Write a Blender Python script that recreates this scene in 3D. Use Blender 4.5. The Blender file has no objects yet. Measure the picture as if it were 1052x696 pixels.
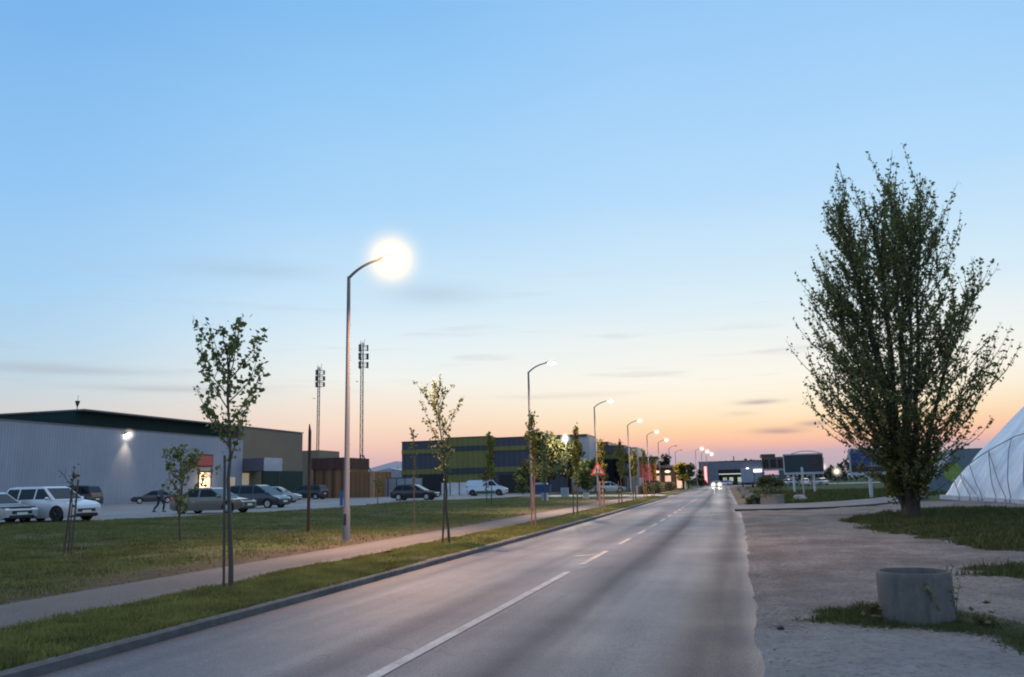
import bpy, bmesh, math, random
import numpy as np
from mathutils import Vector, Matrix

random.seed(11)
rng = np.random.default_rng(7)
C = bpy.context.scene.collection
R = math.radians
scn = bpy.context.scene

# ------------------------------------------------------------------ helpers
def new_obj(name, me=None, parent=None, loc=(0, 0, 0), rz=0.0):
    o = bpy.data.objects.new(name, me)
    C.objects.link(o)
    o.location = loc
    o.rotation_euler = (0, 0, rz)
    if parent is not None:
        o.parent = parent
    return o


def thing(name, label, cat, loc=(0, 0, 0), rz=0.0, group=None):
    o = new_obj(name, None, None, loc, rz)
    o.empty_display_size = 0.2
    return tag(o, label, cat, group)


def tag(o, label=None, cat=None, group=None, kind=None):
    if label: o['label'] = label
    if cat: o['category'] = cat
    if group: o['group'] = group
    if kind: o['kind'] = kind
    return o


def copy_tree(o, parent=None):
    c = o.copy()
    C.objects.link(c)
    c.parent = parent
    for ch in [k for k in bpy.data.objects if k.parent == o]:
        copy_tree(ch, c)
    return c


class MB:
    """collects simple shapes into one mesh"""
    def __init__(s):
        s.v = []; s.f = []

    def add(s, vs, fs):
        b = len(s.v)
        s.v += [tuple(v) for v in vs]
        s.f += [tuple(b + i for i in f) for f in fs]
        return s

    def box(s, c, d, rz=0.0):
        hx, hy, hz = d[0] / 2, d[1] / 2, d[2] / 2
        ca, sa = math.cos(rz), math.sin(rz)
        vs = []
        for z in (-hz, hz):
            for x, y in ((-hx, -hy), (hx, -hy), (hx, hy), (-hx, hy)):
                vs.append((c[0] + x * ca - y * sa, c[1] + x * sa + y * ca, c[2] + z))
        return s.add(vs, [(3, 2, 1, 0), (4, 5, 6, 7), (0, 1, 5, 4), (1, 2, 6, 5), (2, 3, 7, 6), (3, 0, 4, 7)])

    def bb(s, x0, x1, y0, y1, z0, z1):
        return s.box(((x0 + x1) / 2, (y0 + y1) / 2, (z0 + z1) / 2), (abs(x1 - x0), abs(y1 - y0), abs(z1 - z0)))

    def tube(s, pts, rad, n=8, cap=True):
        pts = [Vector(p) for p in pts]
        if not hasattr(rad, '__len__'): rad = [rad] * len(pts)
        vs, fs = [], []
        up = Vector((0.13, 0.31, 0.94))
        for i, p in enumerate(pts):
            t = (pts[min(i + 1, len(pts) - 1)] - pts[max(i - 1, 0)])
            if t.length < 1e-9: t = Vector((0, 0, 1))
            t.normalize()
            a = up if abs(t.dot(up)) < 0.97 else Vector((1, 0, 0))
            u = t.cross(a).normalized(); w = t.cross(u)
            for k in range(n):
                an = 2 * math.pi * k / n
                vs.append(p + (u * math.cos(an) + w * math.sin(an)) * rad[i])
        for i in range(len(pts) - 1):
            for k in range(n):
                a = i * n + k; b = i * n + (k + 1) % n
                fs.append((a, b, b + n, a + n))
        if cap:
            fs.append(tuple(range(n - 1, -1, -1)))
            fs.append(tuple(range((len(pts) - 1) * n, len(pts) * n)))
        return s.add(vs, fs)

    def lathe(s, prof, n=32, c=(0, 0, 0)):
        vs, fs = [], []
        for r, z in prof:
            for k in range(n):
                a = 2 * math.pi * k / n
                vs.append((c[0] + r * math.cos(a), c[1] + r * math.sin(a), c[2] + z))
        for i in range(len(prof) - 1):
            for k in range(n):
                a = i * n + k; b = i * n + (k + 1) % n
                fs.append((a, b, b + n, a + n))
        return s.add(vs, fs)

    def wheel(s, c, r0, r1, w, n=24):
        # ring with its axis along y
        prof = [(r0, -w / 2), (r1 * .94, -w / 2), (r1, -w * .3), (r1, w * .3), (r1 * .94, w / 2), (r0, w / 2)]
        vs, fs = [], []
        for r, y in prof:
            for k in range(n):
                a = 2 * math.pi * k / n
                vs.append((c[0] + r * math.cos(a), c[1] + y, c[2] + r * math.sin(a)))
        m = len(prof)
        for i in range(m):
            j = (i + 1) % m
            for k in range(n):
                kk = (k + 1) % n
                fs.append((i * n + k, i * n + kk, j * n + kk, j * n + k))
        return s.add(vs, fs)

    def disc_y(s, c, r, n=24, sgn=1):
        vs = [(c[0] + r * math.cos(2 * math.pi * k / n), c[1], c[2] + r * math.sin(2 * math.pi * k / n)) for k in range(n)]
        return s.add(vs, [tuple(range(n)) if sgn < 0 else tuple(range(n - 1, -1, -1))])

    def prism_y(s, poly, y0, y1):
        """polygon in x,z extruded along y"""
        n = len(poly)
        vs = [(x, y0, z) for x, z in poly] + [(x, y1, z) for x, z in poly]
        fs = [tuple(range(n)), tuple(range(2 * n - 1, n - 1, -1))]
        for k in range(n):
            kk = (k + 1) % n
            fs.append((k, k + n, kk + n, kk))
        return s.add(vs, fs)

    def quad(s, a, b, c, d):
        return s.add([a, b, c, d], [(0, 1, 2, 3)])

    def sphere(s, c, r, nu=16, nv=10):
        if not hasattr(r, '__len__'): r = (r, r, r)
        vs, fs = [], []
        for i in range(nv + 1):
            th = math.pi * i / nv
            for k in range(nu):
                ph = 2 * math.pi * k / nu
                vs.append((c[0] + r[0] * math.sin(th) * math.cos(ph), c[1] + r[1] * math.sin(th) * math.sin(ph), c[2] + r[2] * math.cos(th)))
        for i in range(nv):
            for k in range(nu):
                a = i * nu + k; b = i * nu + (k + 1) % nu
                fs.append((a, a + nu, b + nu, b))
        return s.add(vs, fs)

    def build(s, name, mat, parent=None, loc=(0, 0, 0), rz=0.0, smooth=False, bevel=0.0, recalc=True):
        me = bpy.data.meshes.new(name)
        me.from_pydata(s.v, [], s.f)
        if recalc or bevel:
            bm = bmesh.new(); bm.from_mesh(me)
            bmesh.ops.recalc_face_normals(bm, faces=bm.faces)
            if bevel:
                ed = [e for e in bm.edges if len(e.link_faces) == 2 and e.calc_face_angle(0) > 0.6]
                bmesh.ops.bevel(bm, geom=ed, offset=bevel, segments=2, affect='EDGES', clamp_overlap=True)
            bm.to_mesh(me); bm.free()
        if smooth:
            me.polygons.foreach_set('use_smooth', [True] * len(me.polygons))
            try: me.set_sharp_from_angle(angle=R(38))
            except Exception: pass
        me.materials.append(mat)
        me.update()
        return new_obj(name, me, parent, loc, rz)


def np_mesh(name, verts, faces, mat, parent=None, smooth=False, loc=(0, 0, 0)):
    """verts (N,3), faces (M,k) arrays"""
    me = bpy.data.meshes.new(name)
    n, m, k = len(verts), len(faces), faces.shape[1]
    me.vertices.add(n)
    me.vertices.foreach_set('co', np.ascontiguousarray(verts, dtype=np.float32).ravel())
    me.loops.add(m * k)
    me.loops.foreach_set('vertex_index', np.ascontiguousarray(faces, dtype=np.int32).ravel())
    me.polygons.add(m)
    me.polygons.foreach_set('loop_start', np.arange(0, m * k, k, dtype=np.int32))
    me.polygons.foreach_set('loop_total', np.full(m, k, dtype=np.int32))
    me.update(calc_edges=True)
    me.validate()
    if smooth:
        me.polygons.foreach_set('use_smooth', np.ones(m, dtype=bool))
    me.materials.append(mat)
    return new_obj(name, me, parent, loc)


# ------------------------------------------------------------------ materials
def base_mat(name):
    m = bpy.data.materials.new(name)
    m.use_nodes = True
    nt = m.node_tree
    return m, nt, nt.nodes['Principled BSDF']


def N(nt, typ, **kw):
    n = nt.nodes.new(typ)
    for k, v in kw.items():
        if k in n.inputs: n.inputs[k].default_value = v
        else: setattr(n, k, v)
    return n


def mixc(nt, fac, a, b):
    n = nt.nodes.new('ShaderNodeMix'); n.data_type = 'RGBA'
    for sock, v in ((n.inputs[0], fac), (n.inputs[6], a), (n.inputs[7], b)):
        if hasattr(v, 'is_linked') or isinstance(v, bpy.types.NodeSocket): nt.links.new(v, sock)
        elif isinstance(v, (int, float)): sock.default_value = v
        else: sock.default_value = (*v, 1)
    return n.outputs[2]


def math_(nt, op, a, b=None, c=None, clamp=False):
    n = nt.nodes.new('ShaderNodeMath'); n.operation = op; n.use_clamp = clamp
    for i, v in enumerate((a, b, c)):
        if v is None: continue
        if isinstance(v, bpy.types.NodeSocket): nt.links.new(v, n.inputs[i])
        else: n.inputs[i].default_value = v
    return n.outputs[0]


def maprange(nt, v, a, b, c=0.0, d=1.0, smooth=False):
    n = nt.nodes.new('ShaderNodeMapRange')
    if smooth: n.interpolation_type = 'SMOOTHSTEP'
    nt.links.new(v, n.inputs[0])
    for i, x in enumerate((a, b, c, d)): n.inputs[i + 1].default_value = x
    return n.outputs[0]


def coords(nt, kind='Object', scale=(1, 1, 1), loc=(0, 0, 0)):
    tc = nt.nodes.new('ShaderNodeTexCoord')
    mp = nt.nodes.new('ShaderNodeMapping')
    mp.inputs['Scale'].default_value = scale
    mp.inputs['Location'].default_value = loc
    nt.links.new(tc.outputs[kind], mp.inputs['Vector'])
    return mp.outputs[0]


def noise(nt, vec, scale, detail=4, rough=0.55):
    n = nt.nodes.new('ShaderNodeTexNoise')
    n.inputs['Scale'].default_value = scale
    n.inputs['Detail'].default_value = detail
    n.inputs['Roughness'].default_value = rough
    if vec is not None: nt.links.new(vec, n.inputs['Vector'])
    return n.outputs['Fac']


def bump(nt, bs, h, strength=0.3, dist=0.02):
    b = nt.nodes.new('ShaderNodeBump')
    b.inputs['Strength'].default_value = strength
    b.inputs['Distance'].default_value = dist
    nt.links.new(h, b.inputs['Height'])
    nt.links.new(b.outputs[0], bs.inputs['Normal'])


def M(name, col, rough=0.6, metal=0.0, var=0.25, nscale=6.0, bmp=0.0, coat=0.0, spec=0.5, emit=None, est=0.0):
    """surface with large and small colour variation"""
    m, nt, bs = base_mat(name)
    v = coords(nt)
    n1 = noise(nt, v, nscale, 5)
    n2 = noise(nt, v, nscale * 0.13 + 0.15, 3)
    f = math_(nt, 'ADD', math_(nt, 'MULTIPLY', n1, 0.5), math_(nt, 'MULTIPLY', n2, 0.5))
    f = maprange(nt, f, 0.3, 0.7)
    c = mixc(nt, f, tuple(x * (1 - var) for x in col), tuple(min(1, x * (1 + var)) for x in col))
    nt.links.new(c, bs.inputs['Base Color'])
    bs.inputs['Roughness'].default_value = rough
    bs.inputs['Metallic'].default_value = metal
    bs.inputs['Specular IOR Level'].default_value = spec
    if coat: bs.inputs['Coat Weight'].default_value = coat; bs.inputs['Coat Roughness'].default_value = 0.08
    if bmp: bump(nt, bs, n1, bmp, 0.03)
    if emit:
        bs.inputs['Emission Color'].default_value = (*emit, 1); bs.inputs['Emission Strength'].default_value = est
    return m


def emat(name, col, st):
    m, nt, bs = base_mat(name)
    bs.inputs['Base Color'].default_value = (.8, .8, .8, 1)
    bs.inputs['Emission Color'].default_value = (*col, 1)
    bs.inputs['Emission Strength'].default_value = st
    return m


def leafmat(name, col, var=0.45, trans=0.35, spec=0.25):
    m, nt, bs = base_mat(name)
    g = nt.nodes.new('ShaderNodeNewGeometry')
    v = coords(nt)
    n = maprange(nt, noise(nt, v, 1.1, 7, .7), .34, .66)
    f = math_(nt, 'ADD', math_(nt, 'MULTIPLY', g.outputs['Random Per Island'], 0.4), math_(nt, 'MULTIPLY', n, 0.6))
    c = mixc(nt, f, tuple(x * (1 - var) for x in col), (min(1, col[0] * (1 + var * 1.2)), col[1] * (1 + var), col[2] * (1 + var * .5)))
    nt.links.new(c, bs.inputs['Base Color'])
    bs.inputs['Roughness'].default_value = 0.6
    bs.inputs['Specular IOR Level'].default_value = spec
    tr = nt.nodes.new('ShaderNodeBsdfTranslucent')
    nt.links.new(c, tr.inputs['Color'])
    mx = nt.nodes.new('ShaderNodeMixShader'); mx.inputs[0].default_value = trans
    nt.links.new(bs.outputs[0], mx.inputs[1]); nt.links.new(tr.outputs[0], mx.inputs[2])
    nt.links.new(mx.outputs[0], nt.nodes['Material Output'].inputs['Surface'])
    return m


def glowmat(name, col, st, power=2.2, absorb=.35):
    """added halo that imitates lens bloom around a lit lamp: emission that falls off from the bulb"""
    m = bpy.data.materials.new(name); m.use_nodes = True
    nt = m.node_tree
    nt.nodes.clear()
    out = nt.nodes.new('ShaderNodeOutputMaterial')
    tc = nt.nodes.new('ShaderNodeTexCoord')
    ln = nt.nodes.new('ShaderNodeVectorMath'); ln.operation = 'LENGTH'
    nt.links.new(tc.outputs['Object'], ln.inputs[0])
    f = math_(nt, 'SUBTRACT', 1.0, ln.outputs['Value'], clamp=True)
    f = math_(nt, 'POWER', f, power)
    ab = nt.nodes.new('ShaderNodeVolumeAbsorption'); ab.inputs[0].default_value = (col[0], col[1] * .95, col[2] * .8, 1)
    nt.links.new(math_(nt, 'MULTIPLY', f, st * absorb), ab.inputs['Density'])
    e = nt.nodes.new('ShaderNodeEmission')
    nt.links.new(mixc(nt, math_(nt, 'POWER', f, .62), col, (1, .97, .90)), e.inputs[0])
    nt.links.new(math_(nt, 'MULTIPLY', f, st), e.inputs[1])
    ad = nt.nodes.new('ShaderNodeAddShader'); nt.links.new(e.outputs[0], ad.inputs[0]); nt.links.new(ab.outputs[0], ad.inputs[1])
    nt.links.new(ad.outputs[0], out.inputs['Volume'])
    return m


K = {}
K['galv'] = M('galvanised_steel', (.19, .19, .20), .5, .45, .15, 5)
K['pole'] = M('pole_steel', (.125, .14, .17), .6, 0, .08, 2)
K['dark_steel'] = M('dark_steel', (.06, .06, .065), .5, .4, .2, 5)
K['rust'] = M('rusty_steel', (.026, .016, .013), .8, 0, .4, 9)
K['rubber'] = M('rubber', (.018, .018, .02), .8, 0, .2, 9)
K['rim'] = M('alloy_rim', (.55, .56, .58), .3, .8, .1, 9)
K['darkrim'] = M('dark_rim', (.08, .08, .085), .4, .6, .1, 9)
K['carglass'] = M('car_glass', (.008, .009, .012), .05, 0, .1, 2, spec=.28)
K['headlamp'] = M('headlamp_glass', (.65, .67, .7), .12, .1, .1, 8)
K['taillamp'] = M('red_lamp_glass', (.32, .012, .01), .2, 0, .1, 8, emit=(.9, .05, .03), est=.12)
K['plate'] = M('number_plate', (.7, .7, .68), .4, 0, .06, 20)
K['blacktrim'] = M('black_plastic', (.02, .02, .022), .55, 0, .2, 8)
K['white_lamp'] = emat('lit_white', (1.0, .93, .82), 30)
K['bark'] = M('bark', (.045, .036, .028), .85, 0, .4, 14, .5)
K['youngbark'] = M('young_bark', (.075, .058, .046), .8, 0, .35, 14, .3)
K['stake'] = M('stake_wood', (.085, .068, .055), .8, 0, .3, 12, .3)
K['redstake'] = M('weathered_stake_wood', (.24, .13, .08), .8, 0, .3, 12, .3)
K['leaf'] = leafmat('poplar_leaf', (.155, .18, .07), .5, .5)
K['leaf_low'] = leafmat('poplar_low_leaf', (.13, .135, .04), .5, .42)
K['maple'] = leafmat('maple_leaf', (.15, .18, .07), .45, .3)
K['limeleaf'] = leafmat('lime_leaf', (.18, .18, .04), .4, .4)
K['ochre'] = leafmat('reddish_leaf', (.10, .075, .03), .4, .4)
K['shrub'] = leafmat('shrub_leaf', (.105, .11, .052), .5, .3)
K['farleaf'] = leafmat('far_leaf', (.04, .05, .03), .5, .3)
K['grass'] = leafmat('grass_blade', (.165, .18, .064), .7, .35)
K['dark_grass'] = leafmat('dark_grass_blade', (.060, .076, .026), .5, .3)
K['lawn_blade'] = leafmat('lawn_blade', (.135, .15, .058), .65, .35)

# ------------------------------------------------------------------ world
def ramp(nt, fac, stops):
    n = nt.nodes.new('ShaderNodeValToRGB')
    cr = n.color_ramp
    cr.interpolation = 'EASE' if False else 'LINEAR'
    def lin(h):
        out = []
        for i in (0, 2, 4):
            s = int(h[i:i + 2], 16) / 255
            out.append(s / 12.92 if s <= .04045 else ((s + .055) / 1.055) ** 2.4)
        return (*out, 1)
    while len(cr.elements) < len(stops): cr.elements.new(0.5)
    for e, (p, h) in zip(cr.elements, stops):
        e.position = p; e.color = lin(h) if isinstance(h, str) else (*h, 1)
    nt.links.new(fac, n.inputs[0])
    return n.outputs[0]


SUN_AZ = 3.0     # degrees from +Y towards +X
world = bpy.data.worlds.new('World')
scn.world = world
world.use_nodes = True
nt = world.node_tree
bg = nt.nodes['Background']
tc = nt.nodes.new('ShaderNodeTexCoord')
sep = nt.nodes.new('ShaderNodeSeparateXYZ')
nt.links.new(tc.outputs['Generated'], sep.inputs[0])
el = math_(nt, 'MULTIPLY', math_(nt, 'ARCSINE', sep.outputs['Z']), 180 / math.pi)
az = math_(nt, 'MULTIPLY', math_(nt, 'ARCTAN2', sep.outputs['X'], sep.outputs['Y']), 180 / math.pi)
# wispy clouds shift the gradient a little
cxyz = nt.nodes.new('ShaderNodeCombineXYZ')
nt.links.new(math_(nt, 'MULTIPLY', az, 0.045), cxyz.inputs[0])
nt.links.new(math_(nt, 'ADD', math_(nt, 'MULTIPLY', el, 0.26), math_(nt, 'MULTIPLY', az, 0.012)), cxyz.inputs[1])
wn = noise(nt, cxyz.outputs[0], 1.3, 6, .55)
el_w = math_(nt, 'ADD', el, math_(nt, 'MULTIPLY', math_(nt, 'SUBTRACT', wn, 0.5), math_(nt, 'MULTIPLY', math_(nt, 'MINIMUM', el, 12.0), 0.16)))
ef = math_(nt, 'DIVIDE', math_(nt, 'MAXIMUM', el_w, 0.0), 90.0)
E9 = lambda d: d / 90.0
ZEN = [(E9(46), (.42, .62, .92)), (E9(62), (.85, .92, 1.05)), (E9(90), (1.25, 1.2, 1.2))]  # overhead sky out of view, brightened to lift the ambient light
warm = ramp(nt, ef, [(0, 'B5A8B6'), (E9(1.1), 'BDADB9'), (E9(1.75), 'C9B1BA'), (E9(2.0), 'E3B3B0'), (E9(2.6), 'FBC5A8'), (E9(3.4), 'FED8AE'), (E9(4.1), 'FEE6C2'),
                     (E9(5.2), 'FEF2DA'), (E9(6.6), 'FDF8EC'), (E9(9.2), 'EFF5F3'), (E9(12.5), 'D8EEFA'), (E9(19), 'B8DEFD'), (E9(26), 'A4D2FB'),
                     (E9(32), '97C9F7')] + ZEN)
cold = ramp(nt, ef, [(0, 'BFB2BC'), (E9(2.0), 'D0BBC0'), (E9(3.6), 'DACCCD'), (E9(5.0), 'D3D4D6'), (E9(7.0), 'C5D8E2'),
                     (E9(9.5), 'B4D6EF'), (E9(13), 'A5D1F5'), (E9(19), '94C7F5'), (E9(25), '86BDF1'), (E9(31), '76B2EB')] + ZEN)
pink = ramp(nt, ef, [(0, 'C6AEB8'), (E9(1.5), 'D8B4B8'), (E9(2.7), 'F2C9BC'), (E9(4.2), 'FBDEC8'), (E9(5.8), 'F8EBDC'), (E9(7.5), 'F3F5F0'),
                     (E9(10), 'E4F2F8'), (E9(13), 'CFE9FB'), (E9(19), 'ADD8FB'), (E9(26), '99CDF8'), (E9(32), '86C0F4')] + ZEN)
daz = math_(nt, 'ABSOLUTE', math_(nt, 'SUBTRACT', az, SUN_AZ))
f1 = maprange(nt, daz, 6, 30, 0, 1, True)
f2 = maprange(nt, daz, 26, 52, 0, 1, True)
skyc = mixc(nt, f2, mixc(nt, f1, warm, pink), cold)
# purple-grey cloud streaks low over the horizon
streak_xyz = nt.nodes.new('ShaderNodeCombineXYZ')
nt.links.new(math_(nt, 'MULTIPLY', az, 0.05), streak_xyz.inputs[0])
nt.links.new(math_(nt, 'MULTIPLY', el, 0.55), streak_xyz.inputs[1])
sn = noise(nt, streak_xyz.outputs[0], 1.7, 5, .5)
sm = maprange(nt, sn, .56, .74, 0, .32, True)
band = math_(nt, 'MULTIPLY', maprange(nt, el, 3.0, 6.5, 0, 1, True), maprange(nt, el, 8, 17, 1, 0, True))
skyc = mixc(nt, math_(nt, 'MULTIPLY', sm, band), skyc, (.50, .47, .55))
def puff(azc, elc, wa, we, amount, col):
    global skyc
    a = math_(nt, 'POWER', math_(nt, 'DIVIDE', math_(nt, 'SUBTRACT', az, azc), wa), 2.0)
    wob = math_(nt, 'MULTIPLY', math_(nt, 'SUBTRACT', sn, .5), .7)
    e = math_(nt, 'POWER', math_(nt, 'DIVIDE', math_(nt, 'ADD', math_(nt, 'SUBTRACT', el, elc), wob), we), 2.0)
    f = math_(nt, 'EXPONENT', math_(nt, 'MULTIPLY', math_(nt, 'ADD', a, e), -1.0))
    skyc = mixc(nt, math_(nt, 'MULTIPLY', f, amount), skyc, col)
puff(1.6, 5.05, 1.3, .17, .75, (.47, .36, .40))
puff(2.7, 3.1, 1.5, .2, .75, (.45, .30, .34))
puff(4.9, 3.45, .9, .16, .7, (.47, .32, .36))
puff(0.4, 4.3, 1.0, .09, .3, (.6, .45, .42))
puff(-44, 7.6, 5.5, .28, .5, (.42, .46, .53))
puff(-38, 6.6, 5.0, .25, .45, (.45, .47, .53))
puff(-20.5, 13.2, 3.5, .8, .4, (.40, .52, .66))
puff(-33, 14.5, 5.0, .6, .34, (.38, .52, .66))
puff(-11, 6.0, 4.0, .18, .3, (.72, .58, .55))
sky = nt.nodes.new('ShaderNodeTexSky')
sky.sky_type = 'NISHITA'; sky.sun_disc = False
sky.sun_elevation = R(1.5); sky.sun_rotation = R(SUN_AZ)
sky.air_density = 1.2; sky.dust_density = 2.0
nis = nt.nodes.new('ShaderNodeVectorMath'); nis.operation = 'SCALE'; nis.inputs['Scale'].default_value = 1.0
nt.links.new(sky.outputs[0], nis.inputs[0])
gain = nt.nodes.new('ShaderNodeVectorMath'); gain.operation = 'SCALE'; gain.inputs['Scale'].default_value = 10.0
nt.links.new(skyc, gain.inputs[0])
fin = mixc(nt, 0.015, gain.outputs[0], nis.outputs[0])
nt.links.new(fin, bg.inputs['Color'])
bg.inputs['Strength'].default_value = 0.1

sl = bpy.data.lights.new('sun', 'SUN')
sl.energy = 0.25; sl.angle = R(10); sl.color = (1, .72, .5)
so = bpy.data.objects.new('sun', sl); C.objects.link(so)
so.rotation_euler = (R(90 - 2.0), 0, R(180 - SUN_AZ))
so.location = (5, 60, 40)

# ------------------------------------------------------------------ camera
cam = bpy.data.cameras.new('camera')
cam.sensor_width = 36.0; cam.lens = 36.0 * 850 / 1052
cam.clip_end = 8000; cam.clip_start = 0.1
co = bpy.data.objects.new('camera', cam); C.objects.link(co)
rx = Vector((0.9647762772781492, 0.06906473423834056, 0.253844041265307))
ry = Vector((0.26191811673375304, -0.16190792985272381, -0.9514119624944021))
rz_ = Vector((-0.024609651114138674, 0.9843860445655417, -0.1742942349495459))
co.matrix_world = Matrix((
    (rx[0], rx[1], rx[2], 0), (ry[0], ry[1], ry[2], 0), (rz_[0], rz_[1], rz_[2], 1.65), (0, 0, 0, 1)))
scn.camera = co
scn.view_settings.view_transform = 'Standard'
scn.view_settings.look = 'None'
scn.view_settings.exposure = 0
scn.render.engine = 'CYCLES'
scn.cycles.use_denoising = True
scn.cycles.filter_width = 2.0
scn.cycles.sample_clamp_indirect = 6
scn.cycles.max_bounces = 6
scn.cycles.transparent_max_bounces = 8

# ------------------------------------------------------------------ ground
def curve(Y):            # the road bends gently to the left
    t = np.maximum(np.asarray(Y, float) - 25.0, 0)
    return -0.0165 * (t - 12 * (1 - np.exp(-t / 12)) * 1.0)


LAWN = [(-60, .60), (-45, .50), (-27, .45), (-24, .38), (-18, .29), (-14, .21), (-10.4, .15), (-8.35, .135), (-6.62, .12)]
def lawn_z(u):
    xs = [p[0] for p in LAWN]; zs = [p[1] for p in LAWN]
    return np.interp(u, xs, zs)


def strip(name, us, zs, ys, mat, use_curve=True, kind='structure', noise_z=0.0, smooth=True):
    us = np.array(us, float); ys = np.array(ys, float)
    cc = curve(ys) if use_curve else np.zeros(len(ys))
    Xg = us[None, :] + cc[:, None]
    Yg = np.repeat(ys[:, None], len(us), 1)
    Zg = np.repeat(np.array(zs, float)[None, :], len(ys), 0)
    if noise_z: Zg = Zg + rng.normal(0, noise_z, Zg.shape)
    v = np.stack([Xg, Yg, Zg], -1).reshape(-1, 3)
    n = len(us)
    i, j = np.meshgrid(np.arange(len(ys) - 1), np.arange(n - 1), indexing='ij')
    a = (i * n + j).ravel()
    f = np.stack([a, a + 1, a + n + 1, a + n], 1)
    o = np_mesh(name, v, f, mat, None, smooth)
    if kind: o['kind'] = kind
    return o


# ground material: grass to the left, field to the right, worn earth by the path
def ground_mat():
    m, nt, bs = base_mat('ground_grass')
    v = coords(nt)
    n1 = noise(nt, v, .35, 5); n2 = noise(nt, v, 3.2, 6, .65); n3 = noise(nt, v, 22, 4, .7)
    green = mixc(nt, maprange(nt, n2, .35, .68), (.042, .060, .022), (.090, .108, .040))
    green = mixc(nt, maprange(nt, n3, .3, .75), green, (.075, .095, .026))
    dry = mixc(nt, maprange(nt, n2, .3, .7), (.075, .062, .040), (.135, .11, .07))
    c = mixc(nt, maprange(nt, n1, .46, .64, 0, .85), green, dry)
    # bare earth band along the far side of the path
    sp = nt.nodes.new('ShaderNodeSeparateXYZ'); nt.links.new(v, sp.inputs[0])
    cv = math_(nt, 'MULTIPLY', math_(nt, 'MAXIMUM', math_(nt, 'SUBTRACT', sp.outputs[1], 34.0), 0.0), -0.0165)
    u = math_(nt, 'SUBTRACT', sp.outputs[0], cv)
    uw = math_(nt, 'ADD', u, math_(nt, 'MULTIPLY', math_(nt, 'SUBTRACT', n1, .5), 2.2))
    uw = math_(nt, 'ADD', uw, math_(nt, 'MULTIPLY', math_(nt, 'SUBTRACT', n2, .5), 1.6))
    bm_ = math_(nt, 'MULTIPLY', maprange(nt, uw, -12.2, -10.9, 0, 1, True), maprange(nt, u, -9.6, -10.2, 0, 1))
    bare = mixc(nt, maprange(nt, n2, .3, .7), (.05, .042, .028), (.115, .082, .06))
    c = mixc(nt, math_(nt, 'MULTIPLY', bm_, .85), c, bare)
    # the field on the right: darker, bluer grass; brown shoulder by the road
    fld = mixc(nt, maprange(nt, n2, .3, .7), (.030, .052, .020), (.060, .085, .032))
    rt = maprange(nt, sp.outputs[0], -3, -2)
    c = mixc(nt, rt, c, fld)
    sh = math_(nt, 'MULTIPLY', maprange(nt, uw, -1, -.5, 0, 1), maprange(nt, uw, 1.0, 2.2, 1, 0, True))
    c = mixc(nt, math_(nt, 'MULTIPLY', sh, .85), c, mixc(nt, n3, (.12, .09, .06), (.20, .16, .115)))
    nt.links.new(c, bs.inputs['Base Color'])
    bs.inputs['Roughness'].default_value = .95; bs.inputs['Specular IOR Level'].default_value = .15
    bump(nt, bs, math_(nt, 'ADD', n2, n3), .6, .06)
    return m


K['ground'] = ground_mat()
ys = np.concatenate([[-300, -60], np.arange(-12, 60, 1.0), np.arange(60, 240, 4.0), [300, 400, 600, 1000, 2000, 4000]])
us = [-3000, -300, -100, -60, -45, -27, -24, -21, -18, -16, -14, -12, -10.4, -9.3, -8.35, -7.5, -6.62, -6.6, 0.3, 1, 3, 6, 12, 25, 60, 300, 3000]
zs = [.6, .6, .6, .6, .5, .43, .38, .335, .29, .25, .21, .18, .15, .10, .10, .125, .095, -.06, -.06, -.05, -.05, -.05, -.05, -.05, -.05, -.05, -.05]
strip('ground', us, zs, ys, K['ground'])

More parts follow.
